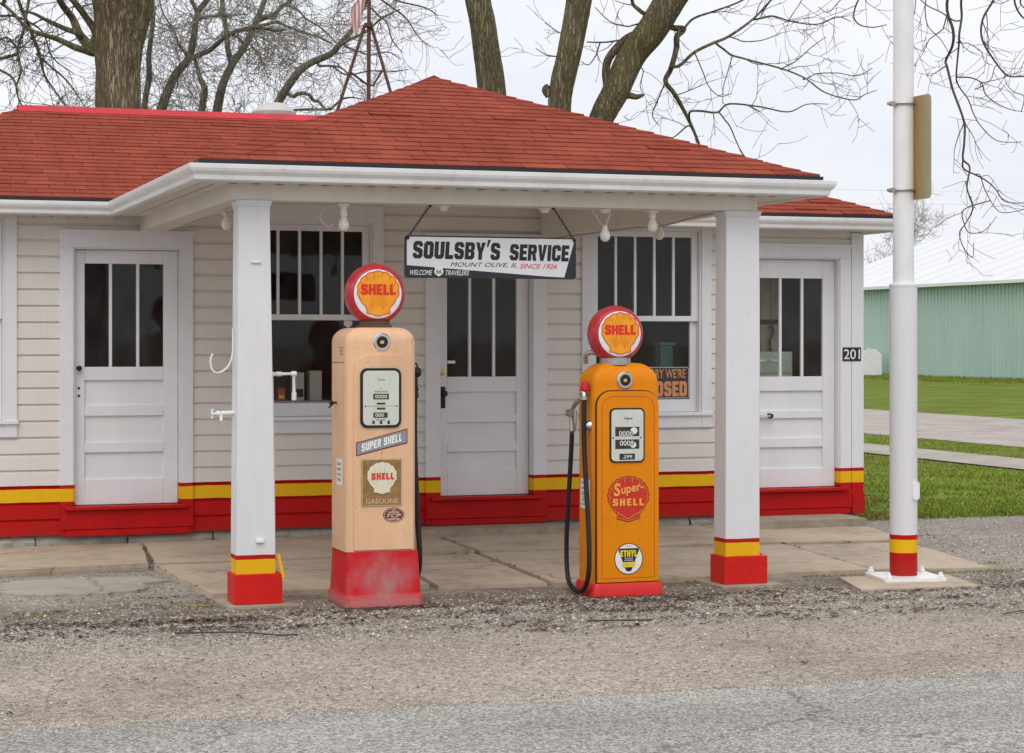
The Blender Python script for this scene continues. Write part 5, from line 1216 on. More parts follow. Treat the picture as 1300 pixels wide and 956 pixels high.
b = MB(); b.lathe([(.115, 1.775), (.115, 1.798), (.10, 1.806), (.10, 1.83), (.06, 1.835)], (3.428, -4.03, 0), 'z', 28); b.build('globe_collar', 'rust', CP, smooth=True)
# side label, catch, vents
b = MB(); F = facing_left(-4.05, .855, x0); b.prism(rrect(.14, .17, .006, 3), F, -.002, .001); sl = b.build('side_label', 'letter_wht', cb_)
b = MB()
for k, s_ in enumerate(('CONTAINS', 'LEAD', 'ANTI KNOCK', 'COMPOUND')): text_into(b, s_, F, .10, .018, 0, .052-.034*k, -.0035, .005)
b.build('lettering', 'letter_blk', sl)
b = MB()
for k in range(3): b.box(x0-.003, x0+.001, -4.14, -4.07, 1.655-.02*k, 1.659-.02*k)
b.build('vent_slot', 'line_dark', cb_)
b = MB(); b.lathe([(.0, -.05), (.014, -.048), (.016, -.03), (.007, -.02), (.007, .004)], (x0, -3.98, 1.30), 'x', 12); b.tube([(x0-.02, -3.98, 1.30), (x0-.055, -3.99, 1.268)], .007, 6); b.build('latch', 'iron', CP, smooth=True)
# hose side
b = MB(); b.tube(smoothpath([(3.652, -4.03, 1.55), (3.690, -4.03, 1.555), (3.715, -4.03, 1.545), (3.720, -4.03, 1.50)]), .006, 6); b.lathe([(.03, -.035), (.034, -.02), (.034, .02), (.026, .035)], (3.702, -4.03, 1.495), 'x', 16)
b.lathe([(.020, -.02), (.022, -.10), (.027, -.10), (.027, -.112), (.022, -.116), (.026, -.145), (.026, -.158), (.020, -.165)], (3.700, -4.03, 1.49), 'z', 14); b.build('hose_swivel', 'dark', CP, smooth=True)
b = MB(); b.tube(smoothpath([(3.700, -4.03, 1.34), (3.699, -4.035, 1.0), (3.712, -4.05, .6), (3.722, -4.07, .32), (3.722, -4.05, .20), (3.722, -3.97, .14), (3.720, -3.90, .20), (3.712, -3.87, .5), (3.70, -3.87, .9), (3.70, -3.87, 1.05)]), .018, 10); b.build('hose', 'dark', CP, smooth=True)
b = MB(); b.tube([(3.70, -3.87, 1.05), (3.70, -3.865, 1.15)], .022, 8); b.tube([(3.70, -3.865, 1.15), (3.70, -3.90, 1.25), (3.69, -3.99, 1.31)], [.022, .018, .012], 8); b.tube([(3.702, -3.84, 1.06), (3.702, -3.80, 1.14), (3.70, -3.87, 1.24)], .006, 6); b.build('nozzle', 'grey_metal', CP, smooth=True)

# --- amber pump
OP = empty('gas_pump', (5.11, -4.09, 0), 'shorter bright amber petrol pump with a red shell emblem and looped black hose', 'gas pump', 'old petrol pumps in front of the station')
b = MB(); R0 = [[(5.117+px, -4.085+py, z) for px, py in rrect(.505+g, .36+g, .04, 6)] for z, g in ((0, .004), (.075, .0), (.087, -.012))]
b.loft(R0); b.build('base', 'pumpred', OP, smooth=True)
x0, x1, yf, yb = 4.876, 5.352, -4.235, -3.93
b = MB(); b.loft(body_rings(x0, x1, yf, yb, .086, 1.525, .045, .10, .035)); bo = b.build('body', 'orange', OP, smooth=True)
b = MB(); b.box(x0-.0015, x0+.001, yf+.05, yb-.04, 1.338, 1.342); b.build('seam', 'line_dark', bo)
b = MB(); b.prism(arch_panel(4.888, 5.340, .090, 1.372, .105), WF(yf), -.006, .004); b.build('panel_gap', 'black', OP)
b = MB(); b.prism(arch_panel(4.895, 5.334, .094, 1.365, .10), WF(yf), -.024, -.0062); fp = b.build('front_panel', 'orange', OP, smooth=True, bevel=.010, seg=4)
yp = yf-.024; F = WF(yp)
b = MB(); b.outline(arch_panel(4.926, 5.302, .120, 1.330, .08), .0035, F, -.0012); b.build('pinstripe', 'badge_red', fp)
dx0, dx1, dz0, dz1 = 4.988, 5.222, .898, 1.246; mx_ = (dx0+dx1)/2
b = MB(); b.prism(rrect(dx1-dx0+.016, dz1-dz0+.016, .035, 6, mx_, (dz0+dz1)/2), F, -.008, .004); bz = b.build('dial_frame', 'black', OP, smooth=True, bevel=.004)
F = WF(yp-.0085)
b = MB(); b.prism(rrect(dx1-dx0-.006, dz1-dz0-.006, .028, 6, mx_, (dz0+dz1)/2), F, -.0016, .002); fc = b.build('dial_face', 'dial', bz)
b = MB(); text_into(b, 'Wayne', F, .062, .019, mx_+.004, 1.183, D0, .02); b.strip((mx_, 1.156), (mx_, 1.166), .003, F, D0)
for z, h_, w_ in ((1.097, .062, .172), (1.013, .062, .172), (.930, .040, .110)): b.sheet(rrect(w_, h_, .002, 2, mx_-.002, z), F, D0)
b.sheet(ellipse(.012, .012, 12, dx0+.014, 1.055), F, D0); b.sheet(ellipse(.012, .012, 12, dx1-.022, 1.055), F, D0); b.build('dial_print', 'letter_blk', fc)
b = MB(); text_into(b, '0000', F, .10, .034, mx_-.012, 1.084, D0-.0012, .01); text_into(b, '0000', F, .10, .034, mx_-.006, 1.020, D0-.0012, .01); text_into(b, '.299', F, .07, .022, mx_-.002, .930, D0-.0012, .01)
b.sheet(ellipse(.050, .046, 20, mx_+.045, 1.102), F, D0-.0012); b.sheet(ellipse(.044, .040, 20, mx_+.040, 1.008), F, D0-.0012); b.build('numerals', 'letter_wht', fc)
b = MB(); b.prism(rrect(dx1-dx0, dz1-dz0, .03, 6, mx_, (dz0+dz1)/2), WF(yp-.014), 0, .002); b.build('dial_glass', 'dial_glass', bz)
badge(OP, 5.100, yf+.001, 1.438, .058, False)
# red scallop emblem
F = facing(5.115, .648, yp)
b = MB(); b.sheet(scallop(.300, .305, 13), F, -.0012); em = b.build('shell_emblem', 'badge_red', fp)
b = MB(); b.outline(scallop(.300, .305, 13), .0035, F, -.0024); b.build('emblem_line', 'line_dark', em)
b = MB(); b.outline(scallop(.283, .290, 13), .002, F, -.0024); ribs(b, .29, .295, F, -.0024, .0024, 9, .86, .97); b.strip((-.12, -.065), (0, -.135), .003, F, -.0024); b.strip((.12, -.065), (0, -.135), .003, F, -.0024)
b.build('emblem_line', 'letter_or', em)
b = MB(); text_into(b, 'S', F, .048, .086, -.082, .062, -.0036, .03, .1); text_into(b, 'uper-', F, .165, .060, .030, .056, -.0036, .025, .15, math.radians(9)); block_into(b, 'SHELL', F, .222, .048, -.002, -.022, -.0036, 0, 0, 2.4); b.build('lettering', 'letter_or', em)
# round badge with dark triangle
F = facing(5.117, .248, yp)
b = MB(); b.sheet(ellipse(.200, .204), F, -.0012); et = b.build('round_badge', 'letter_wht', fp)
b = MB(); b.outline(ellipse(.200, .204), .005, F, -.0024)
b.sheet([(-.074, .060), (-.066, .070), (.066, .070), (.074, .060), (.020, -.078), (.006, -.084), (-.006, -.084), (-.020, -.078)], F, -.0024); b.build('badge_mark', 'letter_blk', et)
b = MB(); block_into(b, 'ETHYL', F, .120, .044, 0, .036, -.0036, 0, 0, 1.0); b.sheet([(-.050, -.022), (.050, -.022), (.044, -.056), (-.044, -.056)], F, -.0036); b.strip((-.018, .086), (.018, .086), .008, F, -.0024); b.build('lettering', 'letter_yel', et)
b = MB(); text_into(b, 'BRAND OF', F, .06, .008, 0, .004, -.0036, .01); text_into(b, 'ANTI-KNOCK', F, .066, .010, 0, -.010, -.0036, .01); b.build('lettering', 'letter_wht', et)
b = MB(); text_into(b, 'COMPOUND', F, .080, .016, 0, -.038, -.0048, .01); b.build('lettering', 'letter_gold', et)
globe(OP, 5.087, -4.09, 1.748, .191)
b = MB(); b.lathe([(.105, 1.54), (.105, 1.585), (.09, 1.59), (.06, 1.60)], (5.087, -4.09, 0), 'z', 26); b.build('globe_collar', 'grey_metal', OP, smooth=True)
b = MB(); F = facing_left(-4.08, .675, x0); b.prism(rrect(.17, .20, .004, 3), F, -.002, .001); sl = b.build('side_label', 'letter_wht', bo)
b = MB()
for k, (s_, h_) in enumerate((('FOR USE AS A', .014), ('MOTOR FUEL ONLY', .014), ('CONTAINS', .026), ('LEAD', .030), ('TETRAETHYL', .012))): text_into(b, s_, F, .13 if k != 3 else .09, h_, 0, .072-.036*k, -.0035, .006)
b.build('lettering', 'letter_blk', sl)
# hose, its red capped outlet and the nozzle hung on the left side
hx = 4.835
b = MB(); b.tube(smoothpath([(4.878, -4.12, 1.405), (4.850, -4.13, 1.40), (4.836, -4.155, 1.375), (4.834, -4.17, 1.33)]), .017, 10); b.lathe([(.018, 1.305), (.026, 1.308), (.026, 1.33), (.018, 1.334)], (4.834, -4.17, 0), 'z', 14); b.build('hose_outlet', 'chrome', OP, smooth=True)
b = MB(); b.lathe([(.0, 1.435), (.012, 1.432), (.024, 1.415), (.033, 1.385), (.034, 1.372), (.026, 1.368)], (4.842, -4.165, 0), 'z', 16); b.build('outlet_cap', 'brightred', OP, smooth=True)
b = MB(); b.tube(smoothpath([(4.834, -4.17, 1.31), (4.832, -4.17, 1.15), (4.832, -4.18, .95), (4.831, -4.23, .65), (4.829, -4.275, .35), (4.827, -4.27, .16), (4.824, -4.20, .055), (4.824, -4.07, .022), (4.824, -3.93, .05), (4.826, -3.86, .15), (4.828, -3.85, .40), (4.830, -3.90, .75), (4.831, -3.935, 1.0), (4.831, -3.945, 1.10)]), .0165, 10)
b.build('hose', 'dark', OP, smooth=True)
b = MB(); b.tube([(4.831, -3.945, 1.09), (4.831, -3.942, 1.13), (4.831, -3.93, 1.20)], [.020, .017, .018], 10); b.lathe([(.0, -.045), (.028, -.043), (.030, 0), (.028, .043), (0, .045)], (4.831, -3.925, 1.212), 'y', 14)
b.tube(smoothpath([(4.831, -3.93, 1.21), (4.833, -3.98, 1.262), (4.838, -4.05, 1.298), (4.85, -4.09, 1.318)]), .015, 8); b.build('nozzle', 'grey_metal', OP, smooth=True)
b = MB(); b.tube(smoothpath([(4.831, -3.99, 1.24), (4.831, -4.02, 1.18), (4.831, -4.00, 1.10), (4.831, -3.95, 1.075)]), .006, 6); b.build('nozzle_guard', 'grey_metal', OP, smooth=True)
b = MB(); b.lathe([(.0, -.034), (.02, -.032), (.036, -.016), (.038, 0)], (x0, -4.165, 1.135), 'x', 20); b.build('nozzle_boss', 'chrome', OP, smooth=True)
b = MB(); b.tube(smoothpath([(4.93, -3.95, 1.55), (4.92, -3.97, 1.60), (4.95, -4.0, 1.625), (4.985, -4.02, 1.61)]), .016, 8); b.build('vent_pipe', 'grey_metal', OP, smooth=True)

# ------------------------------------------------------------------ pole with the board seen from behind
PO = empty('white_pole', (7.316, -3.98, 0), 'tall white steel pole with red and yellow bands bolted down beside the pavement', 'pole')
px, py = 7.316, -4.03
b = MB(); b.lathe([(.098, .03), (.098, 2.094)], (px, py, 0), 'z', 32); lw = b.build('shaft', 'pole', PO, smooth=True)
b = MB(); b.lathe([(.101, 2.088), (.101, 2.105), (.074, 2.112), (.073, 3.4), (.072, 4.6), (.070, 5.4), (0, 5.4)], (px, py, 0), 'z', 32); b.build('upper_shaft', 'white', PO, smooth=True)
def rot2(pts, a, cx, cy): c, s_ = math.cos(a), math.sin(a); return [(cx+x*c-y*s_, cy+x*s_+y*c) for x, y in pts]
b = MB(); b.prism(rot2(rrect(.46, .46, .03, 4), math.radians(-10), px+.005, py-.02), lambda u, v, dd: (u, v, .036 if dd else .012), 1, 0); b.build('base_plate', 'white', PO, bevel=.005)
for sx, sy in ((-1, -1), (1, -1), (1, 1), (-1, 1)):
    (bx, by), = rot2([(sx*.19, sy*.19)], math.radians(-10), px+.005, py-.02)
    b = MB(); b.lathe([(.026, .037), (.026, .052), (.018, .056), (.014, .076), (0, .078)], (bx, by, 0), 'z', 6); b.build('bolt', 'white', PO)
b = MB(); b.prism(rrect(.056, .135, .027, 7), lambda u, v, dd: (px+.045+u, py-.090+dd+.4*(.0), .640+v), -.012, .02); b.build('access_cover', 'white', PO, smooth=True, bevel=.006)
RB = empty('road_board', (7.42, -4.1, 2.7), 'weathered ochre sign board seen edge-on from behind, clamped to the white pole', 'sign')
# the board stands almost along the line of sight, its far edge by the pole
bx0, by0, bx1, by1 = 7.366, -3.975, 7.381, -4.300
dv = Vector((bx1-bx0, by1-by0, 0)); bl = dv.length; dv.normalize(); nv = Vector((-dv.y, dv.x, 0))
def ochre():
    m, nt, bs = newmat('rusting_board_back'); p = pos(nt); sp_ = nd(nt, 'ShaderNodeSeparateXYZ'); g = nd(nt, 'ShaderNodeNewGeometry'); lk(nt, g.outputs['Position'], sp_.inputs[0])
    f = math_(nt, 'ADD', math_(nt, 'MULTIPLY', math_(nt, 'ADD', sp_.outputs['Y'], 4.40), 2.5), math_(nt, 'MULTIPLY', math_(nt, 'SUBTRACT', noise(nt, pos(nt, (1, 1, .25)), 9, 5, .65), .5), .7))
    col = ramp(nt, f, [(.25, (.36, .335, .225)), (.55, (.33, .27, .12)), (.80, (.36, .18, .045)), (1.0, (.26, .12, .03))])
    sp2 = ramp(nt, noise(nt, pos(nt, (8, 8, 2)), 6, 5, .7), [(.64, 0), (.70, 1)]); rng = ramp(nt, f, [(.45, 0), (.6, 1), (.85, 1), (.95, 0)])
    col = mix(nt, math_(nt, 'MULTIPLY', sp2, math_(nt, 'MULTIPLY', rng, .8)), col, (.60, .58, .50))
    lk(nt, col, bs.inputs['Base Color']); bs.inputs['Roughness'].default_value = .6; return m
M['ochre'] = ochre()
Fb = lambda u, v, d: (bx0+dv.x*u+nv.x*d, by0+dv.y*u+nv.y*d, 3.07+v)
b = MB(); b.prism(rrect(bl, .735, .04, 6, bl/2, 0), Fb, 0, .004); b.build('panel', 'ochre', RB, bevel=.001)
for z in (3.385, 2.77):
    b = MB(); b.tube([(px+.083*math.cos(t), py+.083*math.sin(t), z) for t in [2*PI*k/20 for k in range(21)]], .008, 6, False)
    b.box(px-.115, px-.078, py-.03, py+.0, z-.016, z+.016); b.lathe([(.012, -.135), (.012, -.07)], (px, py-.015, z), 'x', 8); b.box(px+.076, px+.105, py-.02, py+.02, z-.02, z+.02); b.build('clamp', 'grey_metal', RB, smooth=True)

# ------------------------------------------------------------------ behind: shed, cabinet, wires
SHD = empty('steel_shed', (53, 65, 0), 'long mint green ribbed steel shed with a white roof beyond the side street', 'shed')
sx0, sy0, sy1, sze, srx, srz = 49.3, 38.0, 80.5, 4.36, 57.3, 7.25
b = MB(); y = sy0; pr = []
while y < sy1:
    for dy_, ox in ((0, 0), (.10, 0), (.13, -.05), (.20, -.05), (.23, 0)): pr.append((y+dy_, sx0+ox))
    y += .30
for (ya, xa), (yb_, xb) in zip(pr, pr[1:]): b.face([(xa, ya, -.05), (xb, yb_, -.05), (xb, yb_, sze), (xa, ya, sze)])
b.build('wall', 'shed_wall', SHD)
b = MB(); b.face([(sx0, sy1, 0), (srx*2-sx0, sy1, 0), (srx*2-sx0, sy1, sze), (srx, sy1, srz-.1), (sx0, sy1, sze)]); b.face([(sx0, sy0, 0), (srx*2-sx0, sy0, 0), (srx*2-sx0, sy0, sze), (srx, sy0, srz-.1), (sx0, sy0, sze)])
b.face([(srx*2-sx0, sy0, 0), (srx*2-sx0, sy1, 0), (srx*2-sx0, sy1, sze), (srx*2-sx0, sy0, sze)]); b.build('gable', 'shed_wall', SHD)
b = MB()
for sgn in (1, -1):
    ex = sx0-.35 if sgn > 0 else srx*2-sx0+.35
    y = sy0-.3
    while y < sy1+.3:
        y2 = min(y+1.8, sy1+.3); h0 = sze-.04
        b.face([(ex, y, h0), (ex, y2-.06, h0), (srx, y2-.06, srz), (srx, y, srz)]); b.face([(ex, y2-.06, h0+.02), (ex, y2, h0+.02), (srx, y2, srz+.02), (srx, y2-.06, srz+.02)])
        b.face([(ex, y2-.06, h0), (ex, y2-.06, h0+.02), (srx, y2-.06, srz+.02), (srx, y2-.06, srz)]); y = y2
b.build('roof', 'shed_roof', SHD)
b = MB(); b.box(sx0-.45, sx0-.30, sy0-.3, sy1+.3, sze-.14, sze-.0); b.build('eaves_trim', 'gutter', SHD)
b = MB(); b.box(sx0-.16, sx0-.06, 68.75, 68.95, 0, sze-.1); b.box(sx0-.5, sx0-.06, 68.75, 68.95, 0, .10); b.build('downpipe', 'white', SHD)
MC = empty('utility_cabinet', (48.3, 71.75, 0), 'small white metal cabinet standing on the grass in front of the mint shed', 'cabinet')
cx_, cy_ = 48.3, 71.75
b = MB(); b.prism([(-.62, 0), (.62, 0), (.62, 1.05), (.30, 1.30), (-.62, 1.20)], lambda u, v, dd: (cx_+u*.947+dd*.32, cy_-u*.32+dd*.947, v), -.3, .3); b.build('body', 'white', MC, bevel=.04)
b = MB(); b.lathe([(.10, 1.22), (.13, 1.30), (.06, 1.38), (0, 1.40)], (cx_+.05, cy_, 0), 'z', 12); b.build('cap', 'vent', MC, smooth=True)
for k, (za, zb_) in enumerate(((8.75, 8.55), (8.1, 8.0))):
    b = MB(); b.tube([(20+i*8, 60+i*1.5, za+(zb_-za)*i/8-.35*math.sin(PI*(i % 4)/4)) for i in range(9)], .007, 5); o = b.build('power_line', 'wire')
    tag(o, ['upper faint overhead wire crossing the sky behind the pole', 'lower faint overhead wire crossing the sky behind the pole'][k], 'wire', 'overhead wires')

# ------------------------------------------------------------------ trees, bare in early spring
RV = Vector((math.cos(YAW), -math.sin(YAW), 0)); FV = Vector((math.sin(YAW), math.cos(YAW), 0)); ZV = Vector((0, 0, 1))
def twigs(mb, path, rad, R, level, density, length, droop, rmin=.0022, maxlev=3, start=.15):
    """Side shoots along a limb, each with shoots of its own."""
    cum = [0]
    for a, c in zip(path, path[1:]): cum.append(cum[-1]+(c-a).length)
    tot = cum[-1]; n = int(tot*density*R.uniform(.8, 1.2)+R.random())
    for _ in range(n):
        s_ = tot*R.uniform(start, 1.0); i = max(0, next((k for k, cc in enumerate(cum) if cc >= s_), len(cum)-1)-1)
        if i+1 >= len(path): continue
        t = (s_-cum[i])/max(1e-6, cum[i+1]-cum[i]); p = path[i].lerp(path[i+1], t); r = rad[i]+(rad[i+1]-rad[i])*t
        d_ = (path[i+1]-path[i]).normalized(); side = d_.cross(Vector((R.gauss(0, 1), R.gauss(0, 1), R.gauss(0, 1))))
        if side.length < 1e-3: continue
        side.normalize(); ang = math.radians(R.uniform(28, 68)); v = d_*math.cos(ang)+side*math.sin(ang)
        L_ = length*R.uniform(.35, 1.0)*(.62**level); r0 = max(rmin, min(r*.62, .0050+.008*L_/max(length, .1)))
        pts = [p]; rr = [r0]; m_ = max(3, int(L_/.12)); m_ = min(m_, 9); curl = Vector((R.gauss(0, 1), R.gauss(0, 1), R.gauss(0, 1)))*.20
        for k in range(m_):
            v = (v+Vector((R.gauss(0, 1), R.gauss(0, 1), R.gauss(0, 1)))*.24+curl*.25+ZV*(-droop if k < m_*.6 else .12)).normalized()
            pts.append(pts[-1]+v*(L_/m_)); rr.append(max(rmin*.7, r0*(1-.75*(k+1)/m_)))
        mb.tube(pts, rr, 4 if level == 0 else 3, False)
        if level < maxlev: twigs(mb, pts, rr, R, level+1, density*1.9 if level == 0 else density*2.4, length, droop, rmin, maxlev, .2)
def even(P, r):
    """Breaks up long stretches so that the smoothed limb does not overshoot at short bends."""
    P = [Vector(p) for p in P]; r = list(r); i = 0
    while i < len(P)-1:
        L_ = (P[i+1]-P[i]).length; nb = min([(P[j+1]-P[j]).length for j in (i-1, i+1) if 0 <= j < len(P)-1] or [L_])
        if L_ > 2.6*nb and nb > 1e-3 and len(P) < 80:
            t = .5; P.insert(i+1, P[i].lerp(P[i+1], t)); r.insert(i+1, r[i]+(r[i+1]-r[i])*t); i = max(0, i-1)
        else: i += 1
    return P, r
def bare_tree(key, origin_u, label, group, barkm, twigm, dens, length, droop, rmin, seed, nseg=10, maxlev=2, lens=None):
    Y, limbs = TREES[key]; R = random.Random(seed)
    cam0 = Vector((0, -16.95, 0)); W = lambda q: cam0+RV*q[0]+FV*(Y+q[1])+ZV*q[2]
    base = W((limbs[0][0][0][0], 0, 0)); base.z = 0
    t = empty('bare_tree', base, label, 'tree', group)
    trunk = MB(); br = MB(); tw_ = MB(); done = []
    for i, (pts, rad, kind) in enumerate(limbs):
        P = [W(q) for q in pts]
        if kind: P = [P[0]]+[q+Vector((R.gauss(0, 1), R.gauss(0, 1), R.gauss(0, 1)))*min(.02, r*.5) for q, r in zip(P[1:], rad[1:])]
        if kind == 0 and pts[0][2] < 0: P[0].z = -.1
        k = 6 if kind == 0 else 5
        if kind and done:
            q0 = min((q for d_ in done for q in d_), key=lambda q: (q-P[0]).length)
            if (q0-P[0]).length > .01: P = [q0]+P; rad = [rad[0]*1.05]+list(rad)
        P, rad = even(P, rad)
        sp_ = smoothpath(P, k); sr = smoothrad(rad, k); done.append(sp_)
        if kind == 0:
            R2 = random.Random(i+seed); sr = [r*(1+R2.uniform(-.012, .012)) for r in sr]
            trunk.tube(sp_, sr, 22 if rad[1] > .2 else nseg)
        else:
            br.tube(sp_, sr, 7 if rad[0] > .02 else 5)
        if kind == 0:
            twigs(tw_, sp_, sr, R, 0, dens[0], length*1.3, droop, rmin, maxlev, .35)
        else: twigs(tw_, sp_, sr, R, 0 if kind == 1 else 1, dens[kind], length, droop, rmin, maxlev if kind != 3 else 2, .12)
    trunk.build('trunk', barkm, t, smooth=True)
    if br.v: br.build('branch', 'twig' if key == 'right' else 'bark' if barkm == 'bark_big' else barkm, t, smooth=True)
    tw_.build('twigs', twigm, t)
    return t
GR = 'bare trees behind the station'
bare_tree('big', 0, 'massive bare tree with thick furrowed trunk rising behind the left roof', GR, 'bark_big', 'twig', (.25, 2.1, 2.6, 1.2), 1.5, .10, .0048, 41)
bare_tree('back_a', 0, 'bare grey tree right of the massive trunk, its stem leaning right', GR, 'bark_grey', 'twig_grey', (1.5, 2.2, 1.5, 1.3), 2.3, .02, .0075, 42)
bare_tree('back_b', 0, 'bare grey tree with upright forked stem between the leaning tree and the roof vent', GR, 'bark_grey', 'twig_grey', (1.4, 2.1, 1.5, 1.3), 2.2, .02, .0075, 43)
bare_tree('back_c', 0, 'bare tree whose long limb leans right from the roof vent towards the mast', GR, 'bark_grey', 'twig_grey', (.8, 1.5, 1.5, 1.3), 2.2, .04, .0065, 44)
bare_tree('middle', 0, 'single straight mossy trunk behind the canopy peak', GR, 'bark', 'twig', (.0, .5, .5, .5), 1.0, .05, .004, 45, 22)
bare_tree('fork', 0, 'twin stemmed mossy tree behind the right slope with drooping side branch', GR, 'bark', 'twig', (.0, 1.4, 1.4, 2.8), 1.25, .0, .0042, 46, 22)
bare_tree('right', 0, 'bare tree at the right edge with long twigs hanging over the sky', 'bare trees beside the street', 'bark_grey', 'twig', (.0, 1.4, 1.4, 3.0), .95, .05, .0028, 47)
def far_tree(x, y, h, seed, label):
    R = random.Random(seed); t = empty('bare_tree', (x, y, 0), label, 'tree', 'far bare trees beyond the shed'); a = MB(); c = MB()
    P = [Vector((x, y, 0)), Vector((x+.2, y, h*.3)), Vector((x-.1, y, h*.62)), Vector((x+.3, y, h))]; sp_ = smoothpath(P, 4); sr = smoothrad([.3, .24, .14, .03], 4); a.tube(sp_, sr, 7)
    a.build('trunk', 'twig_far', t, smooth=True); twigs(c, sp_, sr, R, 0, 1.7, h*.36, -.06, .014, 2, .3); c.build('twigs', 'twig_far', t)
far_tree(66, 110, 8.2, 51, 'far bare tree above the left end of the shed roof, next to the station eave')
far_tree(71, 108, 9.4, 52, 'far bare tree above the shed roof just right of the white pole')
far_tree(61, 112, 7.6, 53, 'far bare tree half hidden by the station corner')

# ------------------------------------------------------------------ loose stones, dead leaves, grass blades
def inside(x, y):   # keeps stones off slabs, steps and footings
    return (y > -3.70 and x < 8.45) or (y > -3.75 and x < 8.3) or (2.39 < x < 2.92 and -4.08 < y) or (5.86 < x < 6.36 and -4.08 < y) or (3.16 < x < 3.71 and y > -4.30) or (4.84 < x < 5.39 and y > -4.30) or (6.7 < x < 7.72 and y > -4.6)
R = random.Random(77); b = MB()
def stone(x, y, s_, z0=-.002):
    q = [R.uniform(.6, 1.1)*s_ for _ in range(5)]; a = R.uniform(0, 6.28); b.tone = min(1, max(0, R.gauss(.42, .30)))
    V = [(x+math.cos(a+2*PI*k/5)*q[k], y+math.sin(a+2*PI*k/5)*q[k], z0) for k in range(5)]
    b.idx(V+[(x+R.uniform(-.2, .2)*s_, y+R.uniform(-.2, .2)*s_, z0+s_*R.uniform(.5, .95))], [(k, (k+1) % 5, 5) for k in range(5)])
n = 0
while n < 74000:
    x = R.uniform(-.6, 11.0); y = -4.3-abs(R.gauss(0, 1.0)) if R.random() < .42 else R.uniform(-7.75, -3.6)
    if y < -7.7: continue
    if x > 8.7 and R.random() < .6: y = R.uniform(-4.5, .5)
    if inside(x, y): continue
    stone(x, y, (R.uniform(.003, .0085) if R.random() < .95 else R.uniform(.009, .017))*(1 if y > -5.6 else .72)); n += 1
for _ in range(2500): stone(R.uniform(0.6, 2.4), R.uniform(-3.9, -1.9), R.uniform(.003, .009))
for _ in range(7000): stone(R.uniform(-1.5, 7.5), -7.72-abs(R.gauss(0, .13)), R.uniform(.002, .007), .002)
tag(b.build('loose_gravel', 'pebble', tones=True), kind='stuff')
b = MB(); R = random.Random(78)
def flake(x, y, l, w_, z):
    a = R.gauss(0, .35) if R.random() < .6 else R.uniform(0, 3.14); c, s_ = math.cos(a)*l/2, math.sin(a)*l/2; b.tone = R.random()
    b.face([(x-c-s_*w_, y-s_+c*w_, z), (x-c+s_*w_, y-s_-c*w_, z+.002), (x+c+s_*w_, y+s_-c*w_, z+R.uniform(0, .010)), (x+c-s_*w_, y+s_+c*w_, z+R.uniform(.002, .008))])
streaks = [(R.uniform(.3, 8.2), -4.35-abs(R.gauss(0, .55)), R.uniform(.10, .5)) for _ in range(60)]+[(2.2, -3.35, .35), (2.35, -3.7, .3), (1.3, -3.9, .5), (2.2, -4.5, .5), (2.0, -4.9, .5), (2.7, -4.7, .4), (1.4, -4.6, .5), (8.9, -1.2, .3), (9.3, .3, .4), (9.6, .55, .35), (1.9, -.12, .3), (3.0, -.1, .3)]
for x, y, s_ in streaks:
    for _ in range(int(60*s_/.3)):
        xx, yy = x+R.gauss(0, s_), y+R.gauss(0, .055)
        if inside(xx, yy) and not (yy > -.3 or xx < 2.45): continue
        flake(xx, yy, R.uniform(.012, .06), R.uniform(.08, .35), .012 if xx < 2.45 and yy > -3.2 else .004)
for _ in range(3000):
    xx, yy = R.uniform(.2, 9.5), -4.15-abs(R.gauss(0, .75))
    if not inside(xx, yy) and yy > -7: flake(xx, yy, R.uniform(.006, .030), R.uniform(.12, .4), .003)
for _ in range(900):
    xx, yy = R.uniform(.2, 9.5), R.uniform(-7.6, -4.2)
    if not inside(xx, yy): flake(xx, yy, R.uniform(.008, .03), R.uniform(.15, .4), .003)
for _ in range(60):   # bits lodged in the slab joints
    k = R.random(); q = R.choice([((2.43, -3.3), (2.36, -1.65)), ((2.52, -.1), (2.36, -1.6)), ((4.81, -3.5), (4.93, -1.6)), ((7.32, -3.5), (7.52, -1.75)), ((2.4, -1.65), (4.9, -1.57)), ((4.9, -1.57), (8.6, -1.8))])
    flake(q[0][0]+(q[1][0]-q[0][0])*k, q[0][1]+(q[1][1]-q[0][1])*k, R.uniform(.015, .05), .3, .036)
tag(b.build('leaf_litter', 'litter', tones=True), kind='stuff')
def stick(pts, r, label):
    bb = MB(); bb.tube(smoothpath(pts, 4), r, 5); o = bb.build('stick', 'twig', smooth=True); tag(o, label, 'stick', 'fallen sticks on the gravel')
stick([(4.40, -5.36, .008), (4.58, -5.42, .012), (4.80, -5.44, .006)], [.006]*4*2+[.003], 'dark stick lying on the gravel between the two pumps')
stick([(1.95, -5.1, .010), (2.3, -5.25, .02), (2.50, -5.36, .010), (2.62, -5.34, .006)], .005, 'bent dark stick on the gravel before the left pillar')
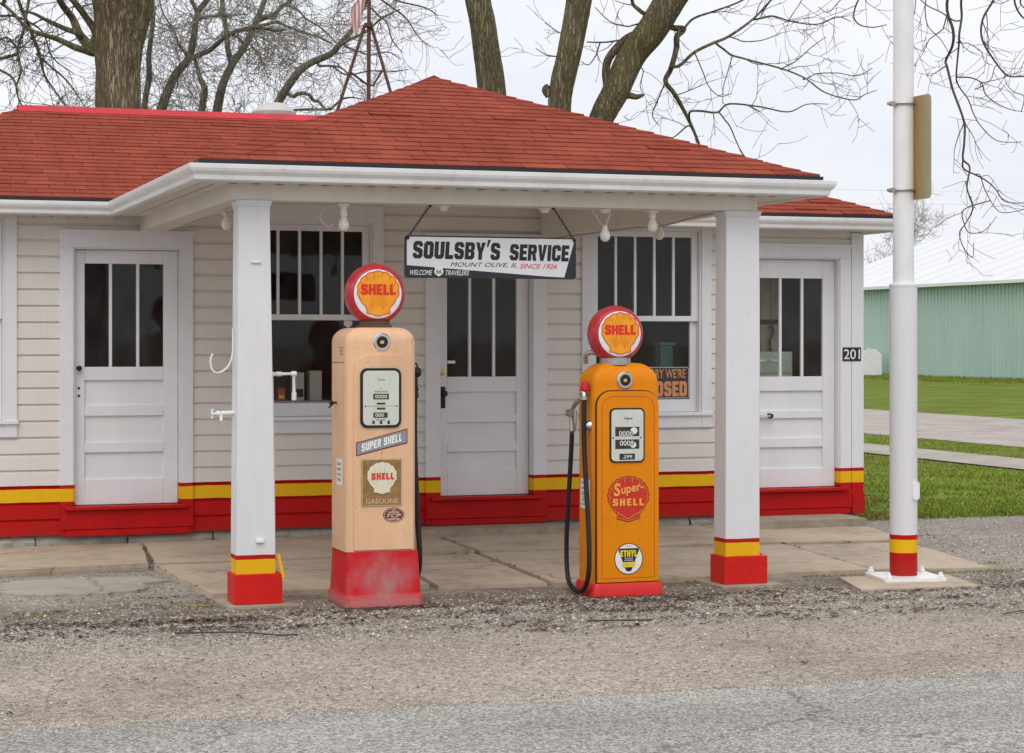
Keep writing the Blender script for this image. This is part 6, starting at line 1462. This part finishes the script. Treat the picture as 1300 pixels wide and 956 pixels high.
stick([(6.95, -5.9, .008), (7.2, -5.82, .016), (7.4, -5.80, .006)], .004, 'thin stick on the gravel at the lower right, before the white pole')
# grass blades over the near lawn
R = random.Random(79); b = MB()
def blade(x, y, h):
    a = R.uniform(0, 6.28); w_ = R.uniform(.004, .009); lx, ly = R.gauss(0, .7)*h, R.gauss(0, .45)*h; b.tone = R.random()
    b.face([(x-math.cos(a)*w_, y-math.sin(a)*w_, 0), (x+math.cos(a)*w_, y+math.sin(a)*w_, 0), (x+lx, y+ly, h)])
patch = [(R.uniform(9.4, 18), R.uniform(.6, 16), R.uniform(.3, 1.2)) for _ in range(40)]
n = 0
while n < 70000:
    x, y = R.uniform(9.36, 18.2), .45+R.random()**1.5*17
    if 14.9 < x < 16.35 or (x < 10.4 and y < .66): continue
    if noise3.noise(Vector((x*.9, y*.55, 3.1)))+.5*noise3.noise(Vector((x*3, y*2, 7))) > .20 and R.random() < .8: continue
    if x < 9.3+.0*(y) or (x-9.2) < (y-2)*.18: continue
    tall = 1.6 if any((x-px_)**2+(y-py_)**2 < r_*r_ for px_, py_, r_ in patch[:14]) else 1
    blade(x, y, R.uniform(.012, .032)*tall); n += 1
for _ in range(9000):   # ragged edge against the gravel, and the strip along the shed
    blade(R.uniform(9.3, 14.5), .55+R.gauss(0, .10), R.uniform(.02, .06))
for _ in range(9000):
    x, y = R.uniform(44, 49.2), R.uniform(55, 78); w_ = .03; h = R.uniform(.04, .10) if x < 48.6 else R.uniform(.05, .12+.2*max(0, noise3.noise(Vector((y*.25, 2, 0)))+.3)); b.tone = R.random()
    b.face([(x-w_, y, 0), (x+w_, y, 0), (x+R.gauss(0, .1), y, h)])
for x_, y_ in ((8.3, -3.75), (8.1, -3.74), (8.4, -3.3), (8.5, -2.4), (6.9, -3.64), (2.3, -3.9), (1.2, -4.1), (6.0, -3.62), (7.45, -2.6), (7.40, -3.0)):
    for _ in range(70): blade(x_+R.gauss(0, .14), y_+R.gauss(0, .03), R.uniform(.006, .018))
tag(b.build('grass', 'blade', tones=True), kind='stuff')
